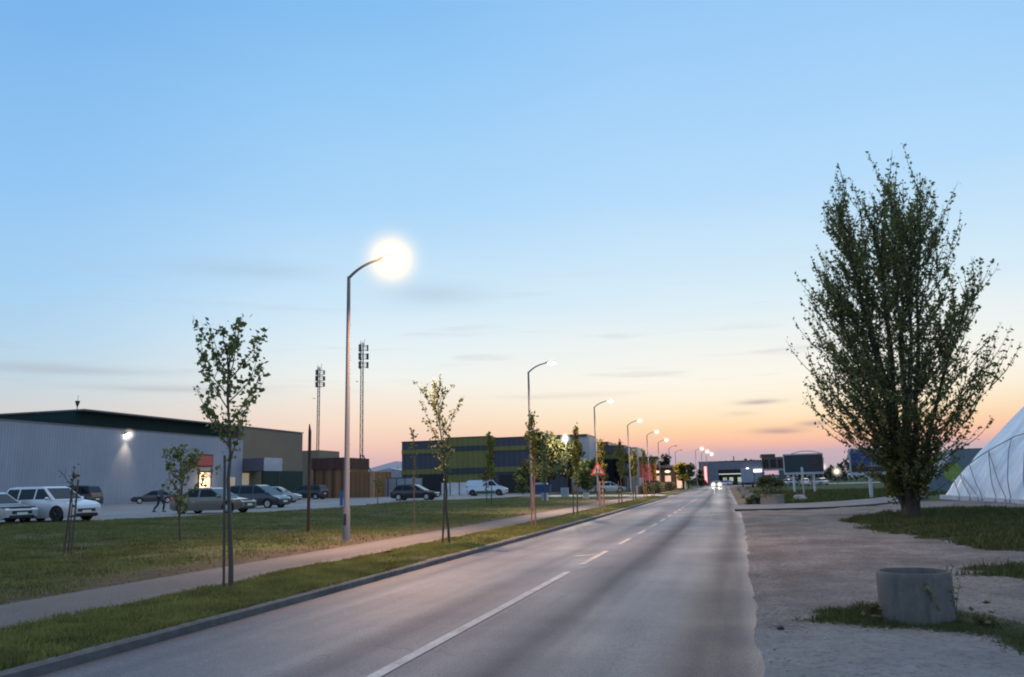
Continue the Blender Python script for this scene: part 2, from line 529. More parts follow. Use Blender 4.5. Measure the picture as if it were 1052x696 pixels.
# asphalt
def asphalt(name, c0, c1, rough=.62, tracks=True, spec=.5):
    m, nt, bs = base_mat(name)
    v = coords(nt)
    sp = nt.nodes.new('ShaderNodeSeparateXYZ'); nt.links.new(v, sp.inputs[0])
    cv = math_(nt, 'MULTIPLY', math_(nt, 'MAXIMUM', math_(nt, 'SUBTRACT', sp.outputs[1], 34.0), 0.0), -0.0165)
    u = math_(nt, 'SUBTRACT', sp.outputs[0], cv)
    cx = nt.nodes.new('ShaderNodeCombineXYZ')
    nt.links.new(math_(nt, 'MULTIPLY', u, 1.0), cx.inputs[0]); nt.links.new(math_(nt, 'MULTIPLY', sp.outputs[1], .035), cx.inputs[1])
    lane = noise(nt, cx.outputs[0], 1.1, 3, .5)
    big = noise(nt, v, .45, 4)
    fine = noise(nt, v, 38, 4, .75)
    grit = noise(nt, v, 95, 3, .7)
    f = math_(nt, 'ADD', math_(nt, 'MULTIPLY', lane, .65), math_(nt, 'MULTIPLY', big, .35))
    f = maprange(nt, f, .36, .64)
    c = mixc(nt, f, c0, c1)
    if tracks:
        # worn wheel paths, oil lines, patches and cracks
        dark = None
        for uc, w, a in ((-5.75, .32, .45), (-3.85, .26, .42), (-2.12, .36, .72), (-.42, .42, .8)):
            uw = math_(nt, 'ADD', u, math_(nt, 'MULTIPLY', math_(nt, 'SUBTRACT', lane, .5), .6))
            g = math_(nt, 'EXPONENT', math_(nt, 'MULTIPLY', math_(nt, 'POWER', math_(nt, 'DIVIDE', math_(nt, 'SUBTRACT', uw, uc), w), 2.0), -1.0))
            ga = math_(nt, 'MULTIPLY', g, a); c = mixc(nt, ga, c, (.032, .034, .050))  # bluish tint puts shadow tone into the wheel path colour
            dark = ga if dark is None else math_(nt, 'MAXIMUM', dark, ga)
        st = noise(nt, v, 1.5, 5, .7)
        c = mixc(nt, maprange(nt, st, .60, .72, 0, .45), c, tuple(x * .6 for x in c0))
        vc = nt.nodes.new('ShaderNodeTexVoronoi'); vc.feature = 'DISTANCE_TO_EDGE'; vc.inputs['Scale'].default_value = .42
        wv = nt.nodes.new('ShaderNodeVectorMath'); wv.operation = 'ADD'
        nz = nt.nodes.new('ShaderNodeTexNoise'); nz.inputs['Scale'].default_value = 2.2; nz.inputs['Detail'].default_value = 5; nt.links.new(v, nz.inputs['Vector'])
        nt.links.new(v, wv.inputs[0]); nt.links.new(nz.outputs['Color'], wv.inputs[1]); nt.links.new(wv.outputs[0], vc.inputs['Vector'])
        ck = math_(nt, 'MULTIPLY', maprange(nt, vc.outputs['Distance'], .0, .012, 1, 0), maprange(nt, big, .50, .60, 0, .6))
        c = mixc(nt, ck, c, (.02, .02, .02))
        d = maprange(nt, u, -6.1, -6.45, 0, .45, True)
        c = mixc(nt, d, c, (.06, .052, .045))
        d2 = maprange(nt, math_(nt, 'ADD', u, math_(nt, 'MULTIPLY', math_(nt, 'SUBTRACT', fine, .5), .9)), -.05, .2, 0, .75, True)
        c = mixc(nt, d2, c, (.15, .138, .13))
    gm_ = math_(nt, 'MULTIPLY', maprange(nt, fine, .35, .65, .62, 1.35), maprange(nt, grit, .38, .66, .62, 1.6))
    vm = nt.nodes.new('ShaderNodeVectorMath'); vm.operation = 'SCALE'
    nt.links.new(c, vm.inputs[0]); nt.links.new(gm_, vm.inputs['Scale']); c = vm.outputs[0]
    nt.links.new(c, bs.inputs['Base Color'])
    nt.links.new(maprange(nt, f, 0, 1, rough + .13, rough - .07), bs.inputs['Roughness'])
    bs.inputs['Specular IOR Level'].default_value = spec
    if tracks: nt.links.new(maprange(nt, dark, 0, .8, spec, spec * .12), bs.inputs['Specular IOR Level'])
    bump(nt, bs, math_(nt, 'ADD', fine, grit), .6, .010)
    return m


K['asphalt'] = asphalt('road_asphalt', (.088, .089, .104), (.158, .152, .166), .46, True, .32)
K['path'] = asphalt('path_asphalt', (.10, .09, .085), (.135, .12, .112), .75, False, .3)
K['lot'] = asphalt('lot_asphalt', (.13, .13, .135), (.19, .188, .19), .6, False)
yr = np.concatenate([np.arange(-14, 60, 1.0), np.arange(60, 216, 3.0)])
strip('road', [-6.47, -5, -3.2, -1.5, 0.12], [0, .02, .03, .02, 0], yr, K['asphalt'])
strip('forecourt', [-60, -6.5, 40], [.01, .01, .01], [213, 230, 258], K['lot'], False)
strip('footpath', [-10.22, -9.3, -8.35], [.158, .163, .155], np.concatenate([np.arange(-12, 60, 1.0), np.arange(60, 200, 4.0)]), K['path'])
# driveway crossing the verge
strip('driveway', [-24, -15, -10.3, -8.3, -6.9, -6.3], [.40, .25, .172, .168, .10, .035], [88.5, 92, 95, 98.5], K['lot'])
# centre line (worn paint)
def paint_mat():
    m, nt, bs = base_mat('road_paint')
    v = coords(nt)
    n1 = noise(nt, v, 30, 5, .7); n2 = noise(nt, v, 2.0, 4)
    f = maprange(nt, math_(nt, 'ADD', math_(nt, 'MULTIPLY', n1, .6), math_(nt, 'MULTIPLY', n2, .4)), .38, .62)
    c = mixc(nt, f, (.22, .20, .19), (.50, .48, .46))
    nt.links.new(c, bs.inputs['Base Color']); bs.inputs['Roughness'].default_value = .6
    return m
K['paint'] = paint_mat()
mk = MB()
def road_z(u): return float(np.interp(u, [-6.47, -5, -3.2, -1.5, .12], [0, .02, .03, .02, 0]))
def dash(y0, y1, u=-3.2, w=.13):
    n = max(1, int((y1 - y0) / 2))
    for k in range(n):
        a = y0 + (y1 - y0) * k / n; b = y0 + (y1 - y0) * (k + 1) / n
        ca, cb = float(curve(a)), float(curve(b)); z = .036
        mk.quad((u - w / 2 + ca, a, z), (u + w / 2 + ca, a, z), (u + w / 2 + cb, b, z), (u - w / 2 + cb, b, z))
dash(-12, 15.6)
dash(17.0, 20.3)
mk.quad((-3.72, 18.85, .033), (-3.72, 19.08, .033), (-3.27, 19.5, .036), (-3.27, 19.2, .036))
for k in range(18):
    y = 22.5 + k * 4.2
    dash(y, y + 2.3)
for k in range(12): dash(100 + k * 9, 104 + k * 9)
lm = mk.build('lane_markings', K['paint'], recalc=False); lm['kind'] = 'structure'

# kerbs: separate stones read as joints
K['kerb'] = M('kerb_concrete', (.10, .10, .102), .85, 0, .5, 7, .3)
kb = MB()
def kerb_run(y0, y1):
    y = y0
    while y < y1:
        c = float(curve(y + .5)); c0 = float(curve(y)); c1 = float(curve(y + 1))
        x0, x1 = -6.64, -6.47
        j = random.uniform(-.003, .003)
        ya, yb = y + .002, y + .998
        vs = [(x0 + c0, ya, -.04), (x1 + c0, ya, -.04), (x1 + c0 + j, ya, .085), (x1 - .03 + c0 + j, ya, .11 + j), (x0 + c0, ya, .11 + j),
              (x0 + c1, yb, -.04), (x1 + c1, yb, -.04), (x1 + c1 + j, yb, .085), (x1 - .03 + c1 + j, yb, .11 + j), (x0 + c1, yb, .11 + j)]
        kb.add(vs, [(0, 1, 2, 3, 4), (9, 8, 7, 6, 5), (0, 5, 6, 1), (1, 6, 7, 2), (2, 7, 8, 3), (3, 8, 9, 4), (4, 9, 5, 0)])
        y += 1.0
kerb_run(-10, 88); kerb_run(99, 200)
ko = kb.build('kerb', K['kerb']); ko['kind'] = 'structure'

# parking lot with a ragged lawn edge
edge = [(-45, 6), (-36, 27), (-33.2, 31), (-30.4, 33.8), (-28.2, 37), (-27.2, 42), (-26.9, 46), (-26.5, 51), (-27.5, 60), (-28.6, 68), (-26.2, 75), (-23.2, 82), (-23.5, 100), (-24, 160)]
ex = np.interp(np.arange(6, 160, 1.0), [p[1] for p in edge], [p[0] for p in edge])
ve, fe = [], []
knots = [-36, -45, -60, -66, -140]
for k, y in enumerate(np.arange(6, 160, 1.0)):
    x0 = ex[k] + random.uniform(-.12, .12)
    for t in range(7):
        x = x0 if t == 0 else (x0 - .6 if t == 1 else min(x0 - .6 - .01 * t, knots[t - 2]))
        ve.append((x, y, float(lawn_z(x)) + .025 if t > 0 else .42))
    if k:
        b = (k - 1) * 7
        for q in range(6): fe.append((b + q, b + q + 1, b + q + 8, b + q + 7))
pl = np_mesh('parking_lot', np.array(ve), np.array(fe), K['lot'], None, True); pl['kind'] = 'structure'

# ---- gravel yard on the right with grass islands
def inside_sd(px, py, poly):
    """signed distance (negative inside), vectorised"""
    P = np.stack([px, py], -1); d = np.full(px.shape, 1e9); ins = np.zeros(px.shape, bool)
    n = len(poly)
    for k in range(n):
        a = np.array(poly[k], float); b = np.array(poly[(k + 1) % n], float)
        ab = b - a; t = np.clip(((P - a) @ ab) / (ab @ ab), 0, 1)
        d = np.minimum(d, np.linalg.norm(P - a - t[..., None] * ab, axis=-1))
        cond = ((a[1] > py) != (b[1] > py)) & (px < (b[0] - a[0]) * (py - a[1]) / (b[1] - a[1] + 1e-12) + a[0])
        ins ^= cond
    return np.where(ins, -d, d)
G1 = [(.62, 10.6), (1.0, 11.3), (1.5, 11.9), (2.2, 12.1), (2.6, 11.4), (3.0, 10.3), (3.1, 9.2), (3.0, 8.3), (2.5, 8.9), (2.1, 9.9), (1.4, 10.2)]
G2 = [(3.75, 33), (4.6, 37), (6.2, 40.5), (9.5, 44), (14, 42), (18, 36), (14, 24), (9, 19), (5.9, 18.6), (5.2, 22), (4.3, 25), (3.7, 29.3)]
G3 = [(3.5, 15.2), (4.2, 16.6), (6.5, 18.2), (9, 17), (8, 14.5), (4.6, 14.2)]
gx = np.concatenate([np.arange(-.34, .5, .05), np.arange(.5, 8, .14), np.arange(8, 30, .6)])
gy = np.concatenate([np.arange(-6, 26, .2), np.arange(26, 57.5, .45)])
GX, GY = np.meshgrid(gx, gy)
cvy = curve(gy)[:, None]
def vnoise(x, y, s, seed):
    r = np.random.default_rng(seed); g = r.random((256, 256))
    a, b = x * s + 1000, y * s + 1000
    i, j = np.floor(a).astype(int), np.floor(b).astype(int); u, v = a - i, b - j
    u = u * u * (3 - 2 * u); v = v * v * (3 - 2 * v)
    g_ = lambda p, q: g[p % 256, q % 256]
    return (g_(i, j) * (1 - u) + g_(i + 1, j) * u) * (1 - v) + (g_(i, j + 1) * (1 - u) + g_(i + 1, j + 1) * u) * v
XW = GX + cvy
def yard_z(x, y, u):
    u = u + .12 * (vnoise(x, y, 1.1, 8) - .5) + .07 * (vnoise(x, y, 4.2, 9) - .5)
    z = .012 + .05 * (vnoise(x, y, .7, 1) - .35) + .03 * (vnoise(x, y, 2.3, 2) - .5) + .02 * (vnoise(x, y, 5.1, 3) - .5)
    z = z * np.clip((u - .1) / .7, 0, 1) - .03 * np.clip((.1 - u) / .3, 0, 1) + .004
    return z
ZZ = yard_z(XW, GY, GX)
warp = .55 * (vnoise(XW, GY, .8, 5) - .5) + .35 * (vnoise(XW, GY, 2.4, 6) - .5)
sdg = np.minimum.reduce([inside_sd(XW, GY, G1) + warp * .5, inside_sd(XW, GY, G2) + warp * 2.2, inside_sd(XW, GY, G3) + warp * 1.4])
gmask = np.clip(.5 - sdg / .8, 0, 1)
ZZ = ZZ + .05 * np.clip(-sdg, 0, 1)
conc = np.clip((10.25 - .55 * np.clip(XW - 1.2, 0, 9) + warp * .5 - GY) / .25, 0, 1)
vv = np.stack([XW, GY, ZZ], -1).reshape(-1, 3)
nx = len(gx)
ii, jj = np.meshgrid(np.arange(len(gy) - 1), np.arange(nx - 1), indexing='ij')
aa = (ii * nx + jj).ravel()
def yard_mat():
    m, nt, bs = base_mat('gravel_and_grass')
    v = coords(nt)
    n0 = noise(nt, v, .5, 4); n1 = noise(nt, v, 2.6, 6, .6); n2 = noise(nt, v, 16, 5, .7); n3 = noise(nt, v, 70, 3, .7)
    vo = nt.nodes.new('ShaderNodeTexVoronoi'); vo.inputs['Scale'].default_value = 26; nt.links.new(v, vo.inputs['Vector'])
    at = nt.nodes.new('ShaderNodeAttribute'); at.attribute_name = 'grass'
    ac = nt.nodes.new('ShaderNodeAttribute'); ac.attribute_name = 'conc'
    g = mixc(nt, maprange(nt, n1, .3, .7), (.19, .172, .166), (.30, .275, .262))
    g = mixc(nt, maprange(nt, n0, .42, .62, 0, .8), g, (.105, .090, .083))
    nb = noise(nt, coords(nt, 'Object', (1, .45, 1), (7, 3, 0)), .9, 5, .65)
    g = mixc(nt, maprange(nt, nb, .52, .66, 0, .7), g, (.29, .265, .25))
    g = mixc(nt, maprange(nt, nb, .46, .34, 0, .6), g, (.095, .088, .082))
    g = mixc(nt, maprange(nt, n2, .46, .62, 0, .75), g, (.085, .077, .075))
    g = mixc(nt, maprange(nt, n3, .54, .66, 0, .75), g, (.30, .28, .27))
    con = mixc(nt, maprange(nt, n1, .3, .7), (.22, .218, .225), (.30, .297, .305))
    con = mixc(nt, maprange(nt, n2, .48, .66, 0, .6), con, (.10, .095, .092))
    con = mixc(nt, maprange(nt, n0, .5, .7, 0, .4), con, (.10, .096, .094))
    c = mixc(nt, ac.outputs['Fac'], g, con)
    gr = mixc(nt, n2, (.022, .034, .010), (.055, .068, .022))
    gm = maprange(nt, math_(nt, 'ADD', at.outputs['Fac'], math_(nt, 'MULTIPLY', math_(nt, 'SUBTRACT', n2, .5), 1.1)), .38, .62, 0, 1, True)
    c = mixc(nt, gm, c, gr)
    dryf = maprange(nt, n1, .55, .75, 0, .6)
    c = mixc(nt, math_(nt, 'MULTIPLY', dryf, gm), c, (.11, .085, .05))
    nt.links.new(c, bs.inputs['Base Color'])
    bs.inputs['Roughness'].default_value = .92; bs.inputs['Specular IOR Level'].default_value = .2
    h = math_(nt, 'ADD', math_(nt, 'ADD', n2, math_(nt, 'MULTIPLY', n3, .6)), math_(nt, 'MULTIPLY', vo.outputs['Distance'], .5))
    bump(nt, bs, h, .9, .05)
    return m
K['yard'] = yard_mat()
yo = np_mesh('gravel_yard', vv, np.stack([aa, aa + 1, aa + nx + 1, aa + nx], 1), K['yard'], None, True)
yo['kind'] = 'structure'
for nm, arr in (('grass', gmask), ('conc', conc)):
    a = yo.data.attributes.new(nm, 'FLOAT', 'POINT'); a.data.foreach_set('value', arr.astype(np.float32).ravel())

# paved side path with a low kerb line
K['paving'] = M('pale_paving', (.135, .128, .126), .8, 0, .35, 1.2, .3)
near = [(-.35, 46.1), (1.5, 46.1), (4.4, 47.4), (6.6, 50.2), (8.9, 54.6), (11.2, 61), (13.2, 67.5)]
far = [(-.5, 54.5), (1.6, 54.6), (4.0, 56.2), (6.4, 59.5), (8.6, 63.6), (10.4, 68.4), (12.2, 74.5)]
pv = []
for a, b in zip(near, far):
    for t in (0, .5, 1): pv.append((a[0] + (b[0] - a[0]) * t, a[1] + (b[1] - a[1]) * t, .085))
pf = [(k * 3 + q, k * 3 + q + 1, k * 3 + q + 4, k * 3 + q + 3) for k in range(len(near) - 1) for q in (0, 1)]
o = np_mesh('side_path', np.array(pv), np.array(pf), K['paving']); o['kind'] = 'structure'
K['darkkerb'] = M('dark_kerb', (.055, .055, .06), .85, 0, .3, 6)
mb = MB()
for a, b in zip(near[:-1], near[1:]):
    dx, dy = b[0] - a[0], b[1] - a[1]; L = math.hypot(dx, dy)
    mb.box(((a[0] + b[0]) / 2, (a[1] + b[1]) / 2 - .06, .04), (L + .02, .10, .13), math.atan2(dy, dx))
o = mb.build('path_kerb', K['darkkerb']); o['kind'] = 'structure'

# ------------------------------------------------------------------ grass blades
def blades(name, P, h, w, mat, label=None):
    """P (n,3) bases; each blade a bent two-segment ribbon"""
    n = len(P)
    a = rng.random(n) * 2 * np.pi
    hh = h * (.45 + .8 * rng.random(n)) * (.55 + .95 * vnoise(P[:, 0], P[:, 1], 1.6, 51)) * np.where(rng.random(n) < .02, 1.9, 1.0); ww = w * (.6 + .8 * rng.random(n))
    lean = (.15 + .7 * rng.random(n)) * hh; la = rng.random(n) * 2 * np.pi
    sx, sy = np.cos(a) * ww / 2, np.sin(a) * ww / 2
    lx, ly = np.cos(la) * lean, np.sin(la) * lean
    z0 = np.zeros(n)
    v0 = P + np.stack([-sx, -sy, z0 - .01], 1); v1 = P + np.stack([sx, sy, z0 - .01], 1)
    m_ = P + np.stack([lx * .35, ly * .35, hh * .6], 1)
    v2 = m_ + np.stack([sx * .75, sy * .75, z0], 1); v3 = m_ - np.stack([sx * .75, sy * .75, z0], 1)
    v4 = P + np.stack([lx, ly, hh], 1)
    V = np.stack([v0, v1, v2, v3, v4], 1).reshape(-1, 3)
    b = np.arange(n) * 5
    F = np.concatenate([np.stack([b, b + 1, b + 2], 1), np.stack([b, b + 2, b + 3], 1), np.stack([b + 3, b + 2, b + 4], 1)])
    o = np_mesh(name, V, F, mat)
    tag(o, label, None, None, 'stuff')
    return o


BARE = [(-8.05, 12.1, .28), (-7.78, 21.7, .3), (-7.5, 30.6, .3), (-7.8, 40.6, .35), (-16.12, 17.4, .6), (-16.19, 21.8, .55), (-17.84, 39.6, .5), (-12.43, 31.1, .4), (-14.49, 26.4, .3), (-11.25, 22.75, .35)]
def scatter_strip(u0, u1, y0, y1, n, zf, hole=None):
    u = u0 + (u1 - u0) * rng.random(n); y = y0 + (y1 - y0) * rng.random(n)
    X_ = u + curve(y)
    keep = rng.random(n) < np.clip(1.9 * (vnoise(u, y, .45, 21) + .6 * vnoise(u, y, 1.6, 22) + .35 * vnoise(u, y, 5.0, 23)) - .95, .05, 1)
    for bx, by, br in BARE: keep &= (X_ - bx) ** 2 + (y - by) ** 2 > (br * (.6 + .7 * rng.random(n))) ** 2
    if hole is not None: keep &= hole(u, y)
    u, y = u[keep], y[keep]
    return np.stack([u + curve(y), y, zf(u)], 1)


verge_z = lambda u: np.interp(u, [-8.35, -7.5, -6.62], [.12, .135, .10])
Pv = np.concatenate([
    scatter_strip(-8.45, -6.54, 4.5, 16, 95000, verge_z),
    scatter_strip(-8.43, -6.54, 16, 30, 52000, verge_z),
    scatter_strip(-8.40, -6.60, 30, 88, 26000, verge_z)])
blades('verge_grass', Pv, .065, .010, K['grass'], 'rough green grass strip between the kerb and the footpath')
bandhole = lambda u, y: rng.random(len(u)) < np.clip((-10.5 - u) / 2.2 + .9 * (vnoise(u, y, .55, 31) - .45), .04, 1)
def lawn_edge(u, y):
    return bandhole(u, y) & (u + curve(y) < 0) & (u + curve(y) > np.interp(y, [p[1] for p in edge], [p[0] for p in edge]) - .15)
Pl = np.concatenate([
    scatter_strip(-24, -10.15, 7, 22, 100000, lawn_z, lawn_edge),
    scatter_strip(-36, -10.15, 22, 42, 120000, lawn_z, lawn_edge),
    scatter_strip(-29, -10.15, 42, 82, 70000, lawn_z, lawn_edge)])
blades('lawn_grass', Pl, .058, .022, K['lawn_blade'], 'mown lawn sloping up from the footpath to the car park')
# right-hand grass islands
def poly_scatter(poly, n, grow=0.0, amp=1.0):
    xs = [p[0] for p in poly]; yy = [p[1] for p in poly]
    x = min(xs) - .3 + (max(xs) - min(xs) + .6) * rng.random(n); y = min(yy) - .3 + (max(yy) - min(yy) + .6) * rng.random(n)
    wv = .55 * (vnoise(x, y, .8, 5) - .5) + .35 * (vnoise(x, y, 2.4, 6) - .5)
    s = inside_sd(x, y, poly) + wv * amp
    k = (s < grow - .25 * rng.random(n)) & (vnoise(x, y, 1.7, 41) > .24)
    x, y, s = x[k], y[k], s[k]
    return np.stack([x, y, .01 + .045 * np.clip(-s, 0, 1)], 1)
blades('weed_grass', poly_scatter(G1, 26000, .08, .6), .055, .010, K['dark_grass'], 'tufted grass and weeds around the concrete ring')
blades('tree_grass', poly_scatter(G2, 90000, .2, 2.2), .13, .028, K['dark_grass'], 'dark grass island under the big multi-stemmed tree')
blades('edge_grass', poly_scatter(G3, 12000, .1, 1.4), .12, .018, K['dark_grass'], 'small dark grass patch at the right edge of the yard')
xf = 1.6 + 22 * rng.random(30000) ** 1.2; yf = 57 + 60 * rng.random(30000)
kf = yf > np.interp(xf, [p[0] for p in far], [p[1] for p in far]) + .3
blades('field_grass', np.stack([xf, yf, np.full(len(xf), -.05)], 1)[kf], .22, .06, K['dark_grass'], 'dark green meadow beyond the side path')
print('ground done')

# ------------------------------------------------------------------ foliage / trees
def leaf_mesh(name, P, size, mat, parent, elong=1.7, loc=None):
    n = len(P)
    d = rng.normal(size=(n, 3)); d /= np.linalg.norm(d, axis=1)[:, None]
    e = rng.normal(size=(n, 3)); e -= (e * d).sum(1)[:, None] * d; e /= np.linalg.norm(e, axis=1)[:, None]
    s = size * (.55 + .9 * rng.random(n))[:, None]
    a = P - d * s * elong / 2; b = P + e * s / 2 - d * s * .1; c = P + d * s * elong / 2; g = P - e * s / 2 - d * s * .1
    V = np.stack([a, b, c, g], 1).reshape(-1, 3)
    k = np.arange(n) * 4
    F = np.stack([k, k + 1, k + 2, k + 3], 1)
    return np_mesh(name, V, F, mat, parent)


def bez(p0, p1, p2, n):
    return [tuple((1 - t) ** 2 * a + 2 * t * (1 - t) * b + t * t * c for a, b, c in zip(p0, p1, p2)) for t in np.linspace(0, 1, n)]


# --- the big multi-stemmed tree
def big_tree():
    X0, Y0 = 6.3, 35.6
    t = thing('multi_stem_tree', 'tall dark multi-stemmed tree with spiky upright crown right of the road', 'tree', (X0, Y0, 0))
    tr = MB(); pts = []; low = []
    rnd = random.Random(5)
    env = lambda z: float(np.interp(z, [1.2, 2.0, 2.8, 3.6, 5, 7, 9.5, 11.5, 13, 14.2, 15], [1.4, 2.8, 4.1, 4.7, 4.75, 4.4, 3.8, 3.0, 2.0, 1.0, .3]))
    stems = []
    for k in range(13):
        an = 2 * math.pi * k / 13 * 2.4 + rnd.uniform(-.3, .3)
        rr = [.35, .9, 1.6, 2.3][k % 4] + rnd.uniform(-.2, .3)
        top = {0: 13.4, 1: 12.4, 2: 10.8, 3: 8.4}[k % 4] + rnd.uniform(-.8, .7)
        ex, ey = rr * math.cos(an), rr * math.sin(an)
        if k % 4 == 0:                        # two leading groups leave a notch between them
            ex += (1.0 if k % 8 == 0 else -1.35)
            if k % 8: top -= .9
        p0 = (rnd.uniform(-.17, .17), rnd.uniform(-.17, .17), -.1)
        p1 = (ex * .35 + rnd.uniform(-.25, .25), ey * .35, top * .42)
        p2 = (ex * 1.15, ey * 1.15, top)
        pl = bez(p0, p1, p2, 16)
        pl = [(x + rnd.uniform(-.05, .05) * min(1, i), y + rnd.uniform(-.05, .05) * min(1, i), z) for i, (x, y, z) in enumerate(pl)]
        r0 = rnd.uniform(.085, .15)
        tr.tube(pl, [r0 * (1 - i / 15) ** .9 + .008 for i in range(16)], 7)
        stems.append((pl, top))
    tr.tube([(0, 0, -.2), (0, 0, .35), (.03, 0, .9)], [.33, .26, .12], 12)
    def shoot(p, dirv, L, dens, lowb=False):
        nseg = 5; q = Vector(p); d = Vector(dirv).normalized(); poly = [tuple(q)]
        for s_ in range(nseg):
            d = (d + Vector((rnd.uniform(-.12, .12), rnd.uniform(-.12, .12), .16))).normalized()
            q = q + d * (L / nseg); poly.append(tuple(q))
        tr.tube(poly, [.018 * (1 - i / nseg) + .004 for i in range(nseg + 1)], 4, False)
        m_ = int(L * dens)
        for _ in range(m_):
            f = rnd.uniform(.08, 1.0) * nseg; i = min(int(f), nseg - 1); g = f - i
            b = [poly[i][j] + (poly[i + 1][j] - poly[i][j]) * g for j in range(3)]
            s_ = .05 + .03 * (1 - f / nseg)
            (low if lowb else pts).append([b[0] + rnd.gauss(0, s_), b[1] + rnd.gauss(0, s_), b[2] + rnd.gauss(0, s_)])
        return poly
    for pl, top in stems:
        z = 1.7 + rnd.uniform(0, .5)
        while z < top - .25:
            i = next(j for j in range(15) if pl[j + 1][2] >= z or j == 14)
            g = (z - pl[i][2]) / max(1e-6, pl[i + 1][2] - pl[i][2])
            p = [pl[i][j] + (pl[i + 1][j] - pl[i][j]) * g for j in range(3)]
            frac = z / top
            an = rnd.uniform(0, 2 * math.pi)
            ox, oy = p[0], p[1]; rr = math.hypot(ox, oy)
            if rr > .3 and rnd.random() < .9:
                an = math.atan2(oy, ox) + rnd.gauss(0, .8)
            room = max(.35, env(z + .8) - (ox * math.cos(an) + oy * math.sin(an)))
            L = min(room * 1.02, 5.0 * (1 - .64 * frac)) * rnd.uniform(.6, 1.12)
            L = max(L, .45)
            tilt = .05 + .85 * frac + rnd.uniform(-.15, .25)
            poly = shoot(p, (math.cos(an), math.sin(an), tilt), L, 11 if frac < .8 else 15)
            if L > 1.0:
                for _ in range(4):
                    j = rnd.randint(1, 4); an2 = an + rnd.choice((-1, 1)) * rnd.uniform(.5, 1.1)
                    shoot(poly[j], (math.cos(an2), math.sin(an2), tilt + .3), L * rnd.uniform(.35, .65), 11)
            z += rnd.uniform(.30, .56) * (1.0 if frac < .75 else .8)
        for _ in range(4):                    # long low branches
            zl_ = rnd.uniform(1.4, 3.0); i = next(j for j in range(15) if pl[j + 1][2] >= zl_ or j == 14)
            an = rnd.uniform(0, 2 * math.pi)
            shoot(pl[i], (math.cos(an), math.sin(an), rnd.uniform(-.1, .22)), rnd.uniform(1.5, 2.5), 12)
        for _ in range(9):                    # leading shoots
            p = pl[rnd.choice((11, 12, 13, 14))]; shoot(p, (rnd.uniform(-.35, .35), rnd.uniform(-.35, .35), 1), rnd.uniform(1.4, 3.2), 19)
    for _ in range(110):                      # leafy suckers low on the stems
        an = rnd.uniform(0, 2 * math.pi); z = rnd.uniform(.5, 3.0); r_ = rnd.uniform(.15, 1.0) * (.4 + z * .32)
        shoot((r_ * math.cos(an), r_ * math.sin(an), z), (math.cos(an) * .6, math.sin(an) * .6, 1.0), rnd.uniform(.5, 1.3), 30, True)
    tr.build('trunk', K['bark'], t, smooth=True, recalc=False)
    cr = leaf_mesh('crown', np.array(pts), .086, K['leaf'], t)
    leaf_mesh('low_shoots', np.array(low), .095, K['leaf_low'], t)
    print('big tree leaves', len(pts), len(low))
big_tree()


def young_tree(loc, h, spread, clear, nbr, leaf, lsize, dens, label, seed, lean=(0, 0), bark='youngbark', r0=.035, up=1.0, group=None):
    rnd = random.Random(seed)
    t = thing('young_tree', label, 'tree', loc, 0, group)
    tr = MB(); pts = []
    n = 9
    trunk = [(lean[0] * (k / n) ** 1.2 + rnd.uniform(-.03, .03) * (k > 1), lean[1] * (k / n) + rnd.uniform(-.03, .03) * (k > 1), -.05 + (h + .05) * k / n) for k in range(n + 1)]
    tr.tube(trunk, [r0 * (1 - .85 * k / n) + .003 for k in range(n + 1)], 7, False)
    def twig(p, d, L, lv):
        q = Vector(p); d = Vector(d).normalized(); poly = [tuple(q)]; m_ = 5
        for s_ in range(m_):
            d = (d + Vector((rnd.uniform(-.15, .15), rnd.uniform(-.15, .15), .10))).normalized(); q = q + d * L / m_; poly.append(tuple(q))
        tr.tube(poly, [(.012 if lv == 0 else .007) * (1 - i / m_) + .002 for i in range(m_ + 1)], 4, False)
        for _ in range(max(2, int(L * dens))):
            f = (rnd.random() ** .7) * m_; i = min(int(f), m_ - 1); g = f - i
            b = [poly[i][j] + (poly[i + 1][j] - poly[i][j]) * g for j in range(3)]
            s_ = lsize * .65
            pts.append([b[j] + rnd.gauss(0, s_) for j in range(3)])
        if lv == 0 and L > .35:
            for _ in range(2):
                j = rnd.randint(1, 4)
                twig(poly[j], (d[0] + rnd.uniform(-.9, .9), d[1] + rnd.uniform(-.9, .9), d[2] + .1), L * rnd.uniform(.3, .55), 1)
    for k in range(nbr):
        f = clear + (1 - clear) * (k + rnd.random() * .6) / nbr
        i = min(int(f * n), n - 1); g = f * n - i
        p = [trunk[i][j] + (trunk[i + 1][j] - trunk[i][j]) * g for j in range(3)]
        an = k * 2.4 + rnd.uniform(-.5, .5)
        prof = math.sin(min(1, max(.12, (f - clear) / (1 - clear) * .85 + .12)) * math.pi) ** .6
        L = spread * prof * rnd.uniform(.65, 1.15)
        twig(p, (math.cos(an), math.sin(an), up * rnd.uniform(.7, 1.3)), L, 0)
    twig(trunk[-2], (lean[0] * .2, 0, 1), h / n * 1.6, 0)
    tr.build('trunk', K[bark], t, smooth=True, recalc=False)
    leaf_mesh('crown', np.array(pts), lsize, K[leaf], t, 1.35)
    return t


def stake(p0, p1, r, mat, label, group=None):
    t = MB().tube([(0, 0, -.1), tuple(b - a for a, b in zip(p0, p1))], [r, r * .95], 8).build('tree_stake', K[mat], None, p0, smooth=True)
    return tag(t, label, 'stake', group)

